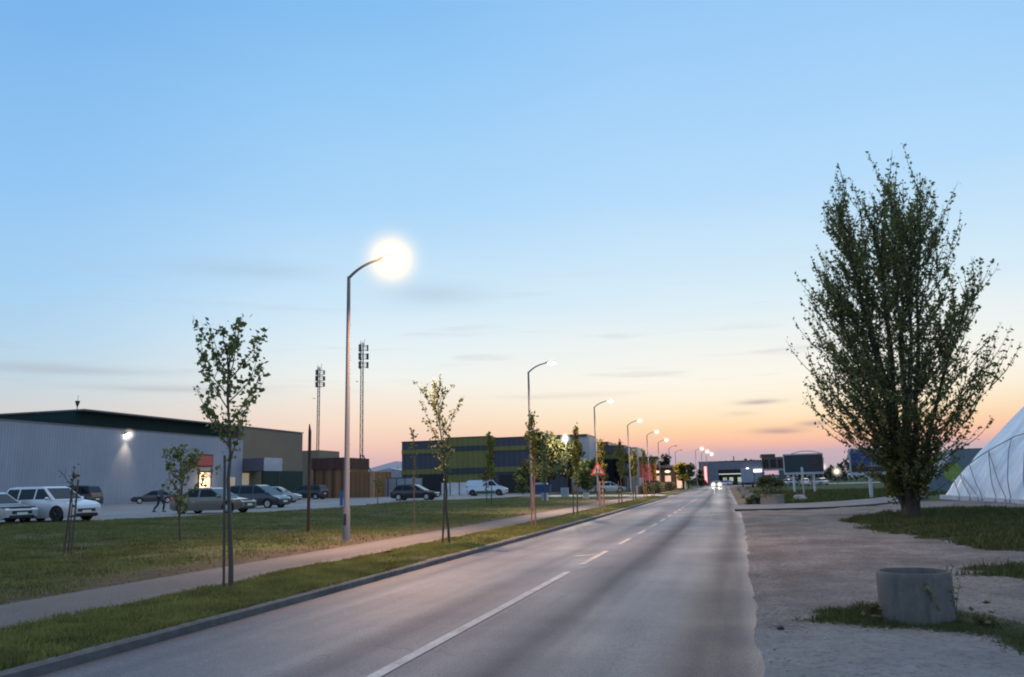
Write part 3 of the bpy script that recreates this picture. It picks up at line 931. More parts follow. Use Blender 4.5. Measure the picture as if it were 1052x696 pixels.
VG = 'young street trees planted along the verge'
SG = 'support stakes of the verge trees'
young_tree((-8.03, 12.15, .12), 3.95, 1.3, .50, 16, 'maple', .066, 34, 'young maple on the verge nearest the camera with airy branching crown', 3, (-.25, 0), 'stake', .042, 1.15, VG)
stake((-8.115, 12.08, .12), (-8.20, 12.10, 2.25), .022, 'stake', 'thin grey stake tied to the nearest young maple on the verge', SG)
young_tree((-7.70, 21.74, .13), 4.3, 1.15, .36, 17, 'maple', .062, 26, 'second verge tree, slim and leaning left, before the olive building', 8, (-.3, 0), 'youngbark', .036, 1.35, VG)
stake((-7.88, 21.7, .13), (-7.78, 21.7, 2.1), .028, 'stake', 'dark stake beside the second verge tree', SG)
young_tree((-7.44, 30.64, .13), 4.0, .42, .42, 16, 'limeleaf', .085, 52, 'third verge tree, narrow, close in front of the second lamp post', 12, (-.03, 0), 'redstake', .035, 1.6, VG)
stake((-7.60, 30.6, .13), (-7.52, 30.6, 1.95), .03, 'redstake', 'reddish stake beside the third verge tree', SG)
young_tree((-7.75, 40.6, .13), 4.0, .52, .42, 16, 'limeleaf', .095, 54, 'fourth verge tree with yellowish crown lit by a bright light behind', 17, (.05, 0), 'redstake', .04, 1.4, VG)
stake((-7.93, 40.5, .13), (-7.9, 40.5, 1.7), .035, 'redstake', 'short stake beside the fourth verge tree', SG)
vt = [(50.5, 'fifth verge tree, just right of the red triangle sign'), (59.5, 'sixth verge tree, before the dark far building'), (69, 'seventh verge tree, close to the fourth lamp post'),
      (78.5, 'eighth verge tree, before the purple board'), (87, 'ninth verge tree, last before the driveway')]
for k, (y, lb) in enumerate(vt):
    young_tree((-7.75 + float(curve(y)), y, .13), 3.9 + .3 * (k % 2), .55, .4, 14, 'limeleaf', .11, 40, lb, 30 + k, (.05 * (k % 3 - 1), 0), 'redstake', .045, 1.4, VG)
    stake((-7.95 + float(curve(y)), y - .1, .13), (-7.93 + float(curve(y)), y - .1, 1.75), .04, 'redstake', 'stake beside the ' + lb.split(',')[0], SG)
# lawn trees
LG = 'young trees planted on the lawn'
young_tree((-16.12, 17.42, .25), 1.95, .45, .6, 7, 'ochre', .07, 9, 'stunted sapling with few reddish leaves on the lawn before the white car', 41, (0, 0), 'youngbark', .02, 1.2, LG)
stake((-16.24, 17.4, .25), (-16.10, 17.4, 1.95), .025, 'stake', 'left dark stake of the stunted lawn sapling')
stake((-16.0, 17.38, .25), (-15.93, 17.38, 2.05), .025, 'stake', 'right dark stake of the stunted lawn sapling')
young_tree((-16.19, 21.81, .25), 2.6, 1.1, .30, 14, 'maple', .085, 30, 'bushy small tree on the lawn before the silver brown sedan', 44, (-.1, 0), 'youngbark', .04, .7, LG)
young_tree((-17.84, 39.59, .29), 1.9, .35, .5, 10, 'maple', .085, 22, 'very small sapling on the lawn right of the nearest lamp post', 47, (.05, 0), 'redstake', .03, 1.2, LG)
young_tree((-12.43, 31.07, .18), 3.55, .34, .35, 14, 'limeleaf', .08, 17, 'thin pale sapling on the lawn before the black hatchback', 49, (0, 0), 'redstake', .025, 1.5, LG)
young_tree((-17.31, 58.04, .28), 4.85, .62, .38, 18, 'limeleaf', .13, 34, 'slim yellow-green tree on the lawn before the white van', 52, (0, 0), 'youngbark', .04, 1.3, LG)
young_tree((-15.2, 66.0, .24), 4.4, .7, .3, 16, 'maple', .14, 24, 'green sapling on the lawn before the blue container', 55, (0, 0), 'youngbark', .045, 1.1, LG)
young_tree((-19.5, 64.0, .3), 2.6, .8, .35, 14, 'ochre', .12, 14, 'low rust-tinted sapling on the lawn behind the white van bonnet', 57, (0, 0), 'youngbark', .035, .8, LG)


def mass_tree(loc, h, rx_, ry_, z0, n, lsize, leaf, label, seed, trunk=True, name='leafy_tree', group=None, cat='tree'):
    """a far tree: clumps of leaf-sized faces through an uneven crown"""
    r_ = np.random.default_rng(seed)
    t = thing(name, label, cat, loc, 0, group)
    cl = []
    nc = 16
    for k in range(nc):
        a = r_.random() * 2 * np.pi; q = r_.random() ** .5; zz = z0 + (h - z0) * (.08 + .86 * r_.random())
        taper = math.sin(math.pi * min(1, max(.15, (zz - z0) / (h - z0) * .8 + .15))) ** .5
        cl.append((np.cos(a) * q * rx_ * .75 * taper, np.sin(a) * q * ry_ * .75 * taper, zz, (.28 + .3 * r_.random()) * rx_))
    P = []
    for c in cl:
        m_ = n // nc
        d = r_.normal(size=(m_, 3)); d /= np.linalg.norm(d, axis=1)[:, None]
        rad = c[3] * (r_.random(m_) ** .45)[:, None] * np.array([1, 1, .8])
        P.append(np.array(c[:3]) + d * rad)
    P = np.concatenate(P); P = P[P[:, 2] > .05]
    tr = MB()
    if trunk:
        tr.tube([(0, 0, -.1), (0, 0, z0), (.1, 0, z0 + (h - z0) * .7)], [.03 * h, .022 * h, .006 * h], 8)
        for c in cl[:7]: tr.tube([(0, 0, z0 * .9), (c[0] * .5, c[1] * .5, (z0 + c[2]) / 2), c[:3]], [.014 * h, .009 * h, .004 * h], 5)
        tr.build('trunk', K['bark'], t, smooth=True, recalc=False)
    leaf_mesh('crown', P, lsize, K[leaf], t, 1.3)
    return t

mass_tree((-24.5, 105, .45), 7.7, 2.5, 2.5, 1.8, 3600, .26, 'shrub', 'broad dark leafy tree beside the olive and blue building', 61)
mass_tree((-21.0, 106, .45), 7.2, 2.3, 2.3, 1.6, 3200, .26, 'shrub', 'dense tree right under the bright white floodlight', 62)
mass_tree((-18.3, 103, .35), 4.0, 1.6, 1.6, .5, 2200, .24, 'maple', 'low green bush left of the red triangle sign', 63, name='leafy_bush', cat='bush')
mass_tree((-26.8, 104, .45), 3.2, 1.3, 1.3, .3, 1600, .22, 'maple', 'low green bush beside the blue container', 64, name='leafy_bush', cat='bush')
mass_tree((-19.6, 118, .4), 4.6, 1.8, 1.8, .4, 2000, .26, 'shrub', 'dark bush before the far dark building', 65, name='leafy_bush', cat='bush')
mass_tree((-16.2, 128, .3), 6.0, 1.0, 1.0, 2.0, 1400, .24, 'limeleaf', 'yellow-green tree between the far building and the red board', 66)
mass_tree((-15.0, 178, 0), 7.0, 2.3, 2.3, 1.2, 2000, .34, 'farleaf', 'dark round tree behind the lit kiosk', 67)
mass_tree((-9.4, 146, 0), 5.4, 1.3, 1.3, 1.2, 1700, .32, 'limeleaf', 'yellowish tree at the right end of the lit stalls', 68)
mass_tree((-10.2, 176, 0), 5.2, 1.6, 1.6, .8, 1400, .32, 'shrub', 'green tree between the kiosk and the grey hall', 69)
mass_tree((-9.0, 205, 0), 4.2, 1.6, 1.6, .5, 1200, .34, 'farleaf', 'small dark tree at the left end of the grey hall', 70)
for k, (x, y, h) in enumerate([(4.1, 150, 1.9), (5.0, 156, 2.1), (6.4, 160, 1.5)]):
    mass_tree((x, y, -.05), h, 1.5, 1.3, .1, 1100, .22, 'shrub', ['round dark shrub beside the truck', 'larger dark shrub before the red lit sign', 'low shrub right of the dark shrubs before the red lit sign'][k], 80 + k, False, 'round_shrub', None, 'shrub')

print('trees done')

# ------------------------------------------------------------------ street lamps
K['lens_on'] = emat('lamp_lens_lit', (1.0, .80, .5), 60)
K['lens_far'] = emat('far_lamp_lens_lit', (1.0, .86, .66), 22)
K['lens_off'] = M('lamp_lens_unlit', (.5, .5, .5), .3, 0, .05)
K['glow_big'] = glowmat('warm_glow', (1.0, .82, .5), 7.5, 1.7)
K['glow_far'] = glowmat('far_glow', (1.0, .87, .68), 9.0, 1.6)
LMP = 'street lamps along the road'
lamps = [(-11.25, 22.75, .15), (-11.47, 46.5, .15), (-11.73, 71, .15), (-12.07, 96, .15), (-12.3, 119, .15), (-12.96, 143, .1), (-13.18, 168, .05), (-13.7, 192, .05),
         (-8.93, 186, .02), (-8.5, 206, .02), (-8.2, 228, .02)]
llabel = ['nearest street lamp, tall grey pole with a glaring warm light', 'second street lamp, behind the third verge tree', 'third street lamp, behind the red triangle sign',
          'fourth street lamp, before the purple board', 'fifth street lamp, before the crimson and orange boards', 'sixth street lamp, left of the dark round tree',
          'seventh street lamp, unlit, above the dark round tree', 'eighth street lamp, faint beyond the unlit one', 'far street lamp left of the grey hall, tallest of three close together',
          'middle of the three far street lamps left of the grey hall', 'lowest of the three far street lamps by the grey hall corner']
def lamp(i, loc, lit, big):
    t = thing('street_lamp', llabel[i], 'street lamp', loc, 0, LMP)
    MB().tube([(0, 0, -.1), (0, 0, .9), (0, 0, .95), (0, 0, 7.98)], [.105, .105, .085, .052], 14).build('pole', K['pole'], t, smooth=True)
    MB().box((0, -.103, .62), (.09, .012, .32)).build('service_door', K['dark_steel'], t)
    MB().lathe([(.0, .03), (.17, .03), (.17, -.05)], 14).build('base_plate', K['galv'], t)
    arm = bez((0, 0, 7.93), (.42, 0, 8.34), (1.02, 0, 8.42), 9)
    MB().tube(arm, [.045, .045, .043, .042, .04, .04, .038, .036, .036], 10).build('arm', K['pole'], t, smooth=True)
    hd = MB()
    prof = [(0, .03), (.05, .062), (.22, .085), (.45, .08), (.6, .05), (.68, .012)]
    vs, fs, n = [], [], 12
    for x, r in prof:
        for k in range(n):
            a = 2 * math.pi * k / n
            vs.append((1.0 + x, r * 1.7 * math.cos(a), 8.43 + max(r * math.sin(a), -.015) * .9 + x * .05))
    for q in range(len(prof) - 1):
        for k in range(n):
            a, b = q * n + k, q * n + (k + 1) % n
            fs.append((a, b, b + n, a + n))
    fs += [tuple(range(n)), tuple(range((len(prof) - 1) * n, len(prof) * n))]
    h = hd.add(vs, fs).build('lamp_head', K['galv'], t, smooth=True)
    MB().sphere((1.4, 0, 8.42), (.24, .12, .09), 14, 8).build('lens', (K['lens_on'] if big else K['lens_far']) if lit else K['lens_off'], h, smooth=True)
    if lit:
        r_ = 1.5 if big else max(.28, loc[1] * .0050)
        g = MB().sphere((0, 0, 0), 1.0, 24, 14).build('bloom_halo', K['glow_big'] if big else K['glow_far'], h, (1.42, 0, 8.42), smooth=True)  # added emissive sphere imitating bloom around the lens
        g.scale = (r_, r_, r_)
        if not big: g.active_material = far_glow(r_)
        ld = bpy.data.lights.new('lamp_light', 'SPOT')
        ld.energy = 9000 if i < 5 else 6000; ld.color = (1.0, .64, .44); ld.spot_size = R(136); ld.spot_blend = 1; ld.shadow_soft_size = .12
        lo = new_obj('lamp_light', ld, h, (1.62, 0, 8.28)); lo.rotation_euler = (0, R(-16), 0)
    return t
_fg = {}
def far_glow(r_):
    k = round(r_, 1)
    if k not in _fg: _fg[k] = glowmat('far_glow_%d' % int(k * 10), (1.0, .84, .62), 3.0 / r_, 3.2)
    return _fg[k]
K['glow_big'] = glowmat('near_lamp_glow', (1.0, .64, .28), 4.4, 4.3, .6)
for i, l in enumerate(lamps): lamp(i, l, i not in (6, 7), i == 0)

# ------------------------------------------------------------------ hall on the left
def corrugated(name, col, rough=.5, pitch=3.0, var=.12):
    m, nt, bs = base_mat(name)
    v = coords(nt)
    sp = nt.nodes.new('ShaderNodeSeparateXYZ'); nt.links.new(v, sp.inputs[0])
    ss = math_(nt, 'ADD', sp.outputs[0], sp.outputs[1])
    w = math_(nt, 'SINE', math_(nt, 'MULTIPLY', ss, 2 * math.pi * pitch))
    pn = math_(nt, 'FRACT', math_(nt, 'MULTIPLY', ss, .9))
    seam = math_(nt, 'LESS_THAN', pn, .03)
    n1 = noise(nt, v, .35, 4); n2 = noise(nt, coords(nt, 'Object', (3, 3, .25)), 1.2, 4)
    f = math_(nt, 'ADD', math_(nt, 'MULTIPLY', n1, .5), math_(nt, 'MULTIPLY', n2, .5))
    c = mixc(nt, maprange(nt, f, .3, .7), tuple(x * (1 - var) for x in col), tuple(min(1, x * (1 + var)) for x in col))
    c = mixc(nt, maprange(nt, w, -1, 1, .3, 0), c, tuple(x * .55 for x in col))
    c = mixc(nt, math_(nt, 'MULTIPLY', seam, .25), c, tuple(x * .5 for x in col))
    nt.links.new(c, bs.inputs['Base Color'])
    bs.inputs['Roughness'].default_value = max(rough, .68); bs.inputs['Specular IOR Level'].default_value = .12
    bump(nt, bs, w, .4, .02)
    return m
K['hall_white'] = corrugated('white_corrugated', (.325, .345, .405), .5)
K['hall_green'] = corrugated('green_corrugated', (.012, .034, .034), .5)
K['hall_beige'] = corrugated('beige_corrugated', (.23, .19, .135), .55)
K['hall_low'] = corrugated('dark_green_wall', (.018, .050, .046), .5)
K['eave'] = M('eave_trim', (.11, .11, .11), .5, .2)
HX = -66.0
hall = thing('warehouse', 'long pale corrugated warehouse with dark green upper wall and beige end', 'building', (HX, 90, .5))
def hp(name, mat, x0, x1, y0, y1, z0, z1, parent=hall, bevel=0):
    return MB().bb(x0 - HX, x1 - HX, y0 - 90, y1 - 90, z0 - .5, z1 - .5).build(name, mat, parent, bevel=bevel)
hp('front_annex', K['hall_white'], HX, HX - 6, 30, 101.6, 0, 8.75)
hp('annex_trim', K['eave'], HX + .05, HX - .2, 30, 101.65, 8.75, 8.9)
hp('upper_wall', K['hall_green'], HX - 1.7, HX - 30, 72.9, 101.5, 8.8, 10.55)
hp('end_wall', K['hall_beige'], HX - .6, HX - 30, 101.6, 119.0, 0, 10.5)
hp('roof_trim', K['eave'], HX - .5, HX - 30, 72.8, 119.1, 10.55, 10.72)
hp('lower_wall', K['hall_low'], HX - .45, HX - .7, 107.5, 119.02, 0, 4.6)
ef_ = hp('entrance_canopy', K['dark_steel'], HX + 3.2, HX - .55, 101.7, 106.3, 4.45, 6.15)
K['canopy_blue'] = M('blue_grey_cladding', (.075, .085, .125), .5)
K['pale_panel'] = M('pale_panel', (.40, .41, .46), .5)
ef_.data.materials[0] = K['canopy_blue']
hp('canopy_sign_panel', K['pale_panel'], HX + 3.3, HX + 3.22, 101.75, 106.4, 4.4, 6.2)
K['lit_door'] = emat('lit_doorway', (1.0, .66, .30), 1.5)
K['dim_door'] = M('dim_glass_door', (.3, .3, .28), .3, emit=(1, .8, .5), est=.22)
# red sign box over a lit doorway in the white wall
hp('sign_box', K['dark_steel'], HX + .9, HX + .02, 89.8, 93.6, 4.85, 6.45)
K['redsign'] = M('red_sign_face', (.34, .055, .05), .5, emit=(.8, .1, .08), est=.07)
sg = hp('sign_face', K['redsign'], HX + .95, HX + .91, 90.4, 93.4, 5.05, 6.25)
K['sign_letters'] = M('worn_sign_letters', (.30, .10, .09), .5)
lt = MB()
for k in range(6):
    y = 90.8 + k * .42 - 90
    lt.bb(.955, .96, y, y + .27, 5.5 - .5, 5.95 - .5)
lt.build('sign_lettering', K['sign_letters'], sg)
dr = hp('doorway', K['blacktrim'], HX + .08, HX + .02, 91.9, 94.6, .4, 4.35)
hp('lit_pane', K['lit_door'], HX + .12, HX + .09, 92.1, 93.3, .6, 4.2, dr)
K['lit_pane2'] = emat('lit_inner_pane', (1.0, .5, .18), .55)
hp('inner_pane', K['lit_pane2'], HX + .12, HX + .09, 93.4, 94.3, .6, 4.2, dr)
hp('glass_door', K['dim_door'], HX + .12, HX + .02, 98.5, 99.8, .5, 3.6)
hp('side_door', K['dim_door'], HX - .45, HX - .58, 102.0, 104.0, .5, 4.2)
hp('canopy_post', K['dark_steel'], HX + 3.1, HX + 2.95, 106.0, 106.18, .4, 4.45)
# floodlight on the wall
fl = MB().bb(.02, .34, -11.4 - .3, -11.4 + .3, 7.75, 8.1).build('floodlight', K['dark_steel'], hall)
MB().sphere((.25, -11.4, 7.74), (.26, .26, .2), 12, 8).build('floodlight_lens', K['white_lamp'], fl, smooth=True)
g = MB().sphere((0, 0, 0), 1.0, 20, 12).build('bloom_halo', glowmat('flood_glow', (1, .86, .62), 4.5, 3.2), fl, (.4, -11.4, 7.75), smooth=True)
g.scale = (.95, .95, .95)
ld = bpy.data.lights.new('floodlight_light', 'SPOT'); ld.energy = 420; ld.color = (1, .80, .52); ld.spot_size = R(72); ld.spot_blend = 1; ld.shadow_soft_size = .2
lo = new_obj('floodlight_light', ld, fl, (.9, -11.4, 7.6)); lo.rotation_euler = (0, R(16), 0)
ld = bpy.data.lights.new('door_light', 'POINT'); ld.energy = 120; ld.color = (1, .7, .35); ld.shadow_soft_size = .4
new_obj('door_light', ld, hall, (1.3, 2.9, 2.5))
# horn on the roof corner
mh = MB(); mh.tube([(0, 0, 0), (0, 0, .9)], .045, 8); mh.lathe([(.06, .35), (.10, .45), (.26, .95), (.20, 1.0), (.02, 1.02)], 12); mh.tube([(.0, .0, .9), (.0, .05, 1.6)], .02, 6)
mho = mh.build('roof_siren', K['dark_steel'], None, (-68.2, 73.6, 10.72), smooth=True)
tag(mho, 'small dark siren on a short mast at the warehouse roof corner', 'siren')

# ------------------------------------------------------------------ shed, post, masts
K['plank'] = M('golden_planks', (.21, .105, .045), .7, 0, .35, 4)
def plankmat(name, col, pitch):
    m, nt, bs = base_mat(name)
    v = coords(nt); sp = nt.nodes.new('ShaderNodeSeparateXYZ'); nt.links.new(v, sp.inputs[0])
    s = math_(nt, 'MULTIPLY', math_(nt, 'ADD', sp.outputs[0], sp.outputs[1]), pitch)
    gap = math_(nt, 'LESS_THAN', math_(nt, 'FRACT', s), .10)
    wn_ = nt.nodes.new('ShaderNodeTexWhiteNoise'); wn_.noise_dimensions = '1D'; nt.links.new(math_(nt, 'FLOOR', s), wn_.inputs['W'])
    n = noise(nt, coords(nt, 'Object', (4, 4, .6)), 2.2, 4)
    f = math_(nt, 'ADD', math_(nt, 'MULTIPLY', wn_.outputs['Value'], .55), math_(nt, 'MULTIPLY', n, .45))
    c = mixc(nt, f, tuple(x * .5 for x in col), tuple(x * 1.45 for x in col))
    c = mixc(nt, math_(nt, 'MULTIPLY', gap, .75), c, tuple(x * .15 for x in col))
    nt.links.new(c, bs.inputs['Base Color']); bs.inputs['Roughness'].default_value = .75
    return m
K['plank'] = plankmat('golden_planks', (.19, .095, .04), 1.6)
K['darkplank'] = plankmat('dark_red_planks', (.075, .030, .022), 1.1)
sh = thing('timber_shed', 'timber shed with dark red upper band and golden plank walls beside the warehouse', 'building', (-52, 99, .45))
def sp_(name, mat, x0, x1, y0, y1, z0, z1, p=sh, ox=-52, oy=99):
    return MB().bb(x0 - ox, x1 - ox, y0 - oy, y1 - oy, z0 - .45, z1 - .45).build(name, mat, p)
sp_('lower_wall', K['plank'], -53.6, -49.15, 98.6, 106, .3, 4.25)
sp_('upper_band', K['darkplank'], -53.75, -49.1, 98.4, 106.1, 4.25, 5.7)
sp_('side_wing', K['plank'], -49.1, -45.8, 99.3, 106, .3, 3.8)
sp_('corner_post', M('pale_end_board', (.33, .19, .11), .7), -45.8, -45.3, 99.2, 99.6, .3, 3.85)
for x in (-53.3, -52.0, -50.7, -49.4): sp_('batten', K['darkplank'], x - .09, x + .09, 98.5, 98.6, .4, 4.25)
bb_ = MB().bb(-77, -73.3, 137, 145, 0, 8.75).build('beige_block', K['hall_beige']); tag(bb_, 'small beige block showing over the shed beside the warehouse end', 'building')
rp = MB().tube([(0, 0, -.1), (0, 0, 3.45), (-.02, 0, 3.72)], [.072, .068, .02], 4).build('steel_post', K['rust'], None, (-14.49, 26.39, .22))
tag(rp, 'rusty brown post standing alone on the lawn left of the nearest lamp', 'post')
bp = MB().tube([(0, 0, 0), (0, 0, 1.1)], .12, 10).build('blue_bin', M('blue_plastic', (.03, .10, .28), .5), None, (-28.2, 56.2, .44))
tag(bp, 'narrow blue litter bin at the lawn edge just left of the nearest lamp pole', 'bin')
tag(bp, 'narrow blue cylinder at the lawn edge just left of the nearest lamp pole', 'bollard'); bp.name = 'bollard'

K['mast'] = M('mast_steel', (.085, .075, .085), .5, .3)
K['antenna'] = M('antenna_panel', (.05, .05, .06), .6)
def mast(name, label, loc, h, hc, tripod, w):
    t = thing(name, label, 'mast', loc)
    m_ = MB()
    legs = [(w * math.cos(a), w * math.sin(a)) for a in (R(90), R(210), R(330))]
    for x, y in legs: m_.tube([(x, y, 0), (x * .8, y * .8, h)], .10, 5)
    k = 0; z = .3
    while z < h - 1.1:
        for q in range(3):
            a, b = legs[q], legs[(q + 1) % 3]
            m_.tube([(a[0], a[1], z), (b[0], b[1], z + (1.1 if (k + q) % 2 else 0))], .055, 4)
        z += 1.1; k += 1
    m_.build('lattice', K['mast'], t)
    for q in range(9):
        an = 2 * math.pi * (q % 3) / 3 + .4; zz = h - 1.2 - (q // 3) * hc / 3
        MB().box((math.cos(an) * (w + .75), math.sin(an) * (w + .75), zz), (.35, .42, hc / 4.2), an + .3 * q).build('antenna', K['antenna'], t)
    br = MB()
    for q in range(3):
        zz = h - 1.2 - q * hc / 3
        for s in (-.5, .5):
            br.lathe([(w + .5, zz + s - .04), (w + .58, zz + s - .04), (w + .58, zz + s + .04), (w + .5, zz + s + .04)], 10)
        br.tube([(w, 0, zz), (w + .6, 0, zz)], .05, 5); br.tube([(-w, 0, zz), (-w - .6, 0, zz)], .05, 5)
    br.build('antenna_ring', K['mast'], t)
    for q in range(3):
        an = 2 * math.pi * q / 3 + .9
        MB().tube([(math.cos(an) * .5, math.sin(an) * .5, h - .8), (math.cos(an) * .5, math.sin(an) * .5, h + .9 - .3 * q)], .05, 5).build('whip_aerial', K['mast'], t)
    MB().lathe([(0, 0), (.25, .02), (.3, .1), (0, .16)], 10, (-w - .9, 0, h - hc - 3)).build('dish', K['antenna'], t)
    if tripod:
        for q in range(3):
            an = 2 * math.pi * q / 3 + .5
            MB().tube([(math.cos(an) * 4.6, math.sin(an) * 4.6, 0), (math.cos(an) * .3, math.sin(an) * .3, 9.2)], .14, 6).build('strut', K['mast'], t)
    return t
mast('telecom_mast', 'taller lattice telecom mast on a tripod right of the nearest lamp pole', (-82.4, 174, 0), 35, 6.0, True, .42)
mast('telecom_mast', 'smaller lattice telecom mast left of the nearest lamp pole', (-92.3, 172, 0), 29.6, 4.2, False, .34)

# pale sheds and fences beyond the car park
K['palemetal'] = corrugated('pale_blue_metal', (.30, .33, .38), .5, 2)
K['greyfence'] = M('grey_fence', (.26, .28, .32), .6)
t = thing('low_shed', 'low pale grey shed between the timber shed and the olive building', 'building', (-54, 128, .4))
MB().bb(-6.5, 3.0, 0, 8, 0, 2.9).build('wall', K['palemetal'], t)
MB().prism_y([(-6.8, 2.9), (3.3, 2.9), (3.0, 3.5), (-1.5, 4.5), (-6.5, 3.5)], -.3, 8.2).build('roof', M('pale_roof', (.36, .38, .42), .5), t)
MB().bb(-.8, 2.2, -.03, -.005, .1, 2.5).build('gate', K['dark_steel'], t)
def fence(label, x0, x1, y, z, h, mat, n):
    t = thing('panel_fence', label, 'fence', (x0, y, z))
    L = x1 - x0
    for k in range(n):
        MB().bb(L * k / n + .06, L * (k + 1) / n - .06, -.02, .02, .1, h).build('panel', mat, t)
    for k in range(n + 1):
        MB().bb(L * k / n - .05, L * k / n + .05, -.05, .05, 0, h + .12).build('post', K['dark_steel'], t)
fence('pale grey panel fence beside the timber shed', -46.6, -40.5, 104, .45, 2.4, K['greyfence'], 5)
fence('pale fence panels between the black hatchback and the white van', -38.6, -32.2, 106, .45, 1.7, M('white_fence', (.48, .5, .54), .6), 5)

# ------------------------------------------------------------------ olive / blue building
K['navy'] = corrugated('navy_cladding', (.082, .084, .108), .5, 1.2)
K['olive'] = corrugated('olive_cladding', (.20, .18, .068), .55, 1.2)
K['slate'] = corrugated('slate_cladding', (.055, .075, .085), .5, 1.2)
K['dark_open'] = M('dark_opening', (.012, .012, .015), .6)
ob = thing('striped_building', 'large building clad in navy and olive bands beyond the white van', 'building', (-40, 120, .45))
def op(name, mat, x0, x1, y0, y1, z0, z1): return MB().bb(x0 + 40, x1 + 40, y0 - 120, y1 - 120, z0 - .45, z1 - .45).build(name, mat, ob)
op('wall', K['navy'], -50.2, -43.02, 120.3, 140, .2, 8.55)
op('wall', K['olive'], -43.0, -35.5, 120, 140, .2, 8.9)
op('wall', K['navy'], -35.48, -24.8, 120.3, 140, .2, 8.6)
for x0, x1 in ((-50.21, -43.03), (-35.47, -24.79)):
    op('stripe', K['olive'], x0, x1, 120.2, 120.3, 6.75, 7.4)
    op('stripe', K['olive'], x0, x1, 120.2, 120.3, 3.6, 4.35)
op('stripe', K['slate'], -42.99, -35.51, 119.9, 120.0, 6.95, 7.65)
op('stripe', K['slate'], -42.99, -35.51, 119.9, 120.0, 3.5, 4.35)
op('loading_bay', K['dark_open'], -48.2, -43.6, 120.1, 120.2, .4, 3.4)
op('glass_front', K['dark_open'], -34.5, -27, 120.1, 120.2, .4, 3.2)
op('roof_trim', K['dark_steel'], -50.25, -43.1, 120.25, 120.7, 8.56, 8.7)
op('roof_trim', K['dark_steel'], -43.05, -35.45, 119.95, 120.5, 8.91, 9.03)
op('roof_trim', K['dark_steel'], -35.4, -24.75, 120.25, 120.7, 8.61, 8.75)
wt = thing('white_block', 'white upper block peeking over the trees right of the olive building', 'building', (-22.6, 123, .4))
MB().bb(-1.8, 1.3, 0, 8, 0, 8.1).build('wall', M('white_render', (.42, .42, .43), .6), wt)
MB().bb(-2.0, 1.0, -.1, 8.1, 8.1, 8.5).build('roof', K['dark_steel'], wt)
MB().bb(-1.2, -.2, -.02, -.003, 5.6, 7.2).build('window', K['carglass'], wt)
dk = thing('dark_flat_building', 'dark flat-roofed building behind the red triangle sign', 'building', (-20, 135, .3))
MB().bb(-3.75, 2.1, 0, 12, 0, 7.1).build('wall', M('dark_cladding', (.06, .055, .05), .6), dk)
MB().bb(-4.0, -.2, -.4, 12, 7.3, 7.9).build('roof', K['dark_steel'], dk)
MB().bb(-4.0, 2.3, -.3, 12, 6.0, 7.3).build('fascia', M('brown_grey_fascia', (.075, .06, .06), .6), dk)
MB().bb(-3.6, 2.0, -.15, 0, 5.2, 6.0).build('olive_band', K['olive'], dk)
MB().bb(-1.6, 1.8, -.06, -.004, .4, 5.0).build('glass_front', K['carglass'], dk)
w3 = thing('white_annex', 'pale block right of the dark flat-roofed building', 'building', (-17.3, 138, .2))
MB().bb(-1.0, 1.3, 0, 8, 0, 7.1).build('wall', M('pale_render', (.42, .38, .36), .6), w3)
MB().bb(-.6, .9, -.03, -.004, 4.9, 5.7).build('window', K['lit_pane2'], w3)
cn = thing('board_pavilion', 'low pavilion with purple, crimson and orange boards under a flat canopy', 'building', (-16, 141, .1))
MB().bb(-2.4, 2.6, 0, 5, 0, 1.7).build('base_wall', K['dark_open'], cn)
MB().bb(-.3, 3.2, -.8, 5, 5.3, 5.65).build('canopy', M('olive_roof', (.11, .095, .05), .6), cn)
MB().bb(0, 2.6, 1, 5, 4.35, 5.3).build('upper_wall', M('pale_wall', (.45, .42, .4), .6), cn)
for nm, x0, x1, c in (('purple_board', -2.2, -.75, (.13, .05, .12)), ('maroon_board', -.72, .3, (.20, .05, .06)), ('crimson_board', .32, 1.75, (.62, .035, .09)), ('orange_board', 1.78, 2.7, (.55, .14, .02))):
    MB().bb(x0, x1, -.25, -.05, 1.7, 4.4).build(nm, M(nm, c, .5, emit=c, est=.35), cn)
kk = thing('lit_kiosk', 'low row of stalls with warm lit fronts beyond the coloured boards', 'building', (-12, 150, 0))
MB().bb(-3.0, 2.6, 0, 4, 0, 4.0).build('wall', M('brown_wall', (.075, .05, .035), .7), kk)
MB().bb(-3.2, 2.8, -.4, 4.2, 4.0, 4.4).build('roof', M('grey_roof', (.17, .16, .16), .6), kk)
K['amber'] = emat('amber_front', (1, .50, .16), .42)
for x0, x1, s in ((-2.6, -1.5, 1), (-.7, .3, 1), (1.3, 2.2, 1)):
    MB().bb(x0, x1, -.06, -.004, .4, 2.6).build('lit_front', K['amber'], kk)
    MB().sphere(((x0 + x1) / 2, -.25, 3.3), (.5, .12, .22), 10, 6).build('shop_light', emat('shop_light', (1, .80, .45), 1.3), kk, smooth=True)
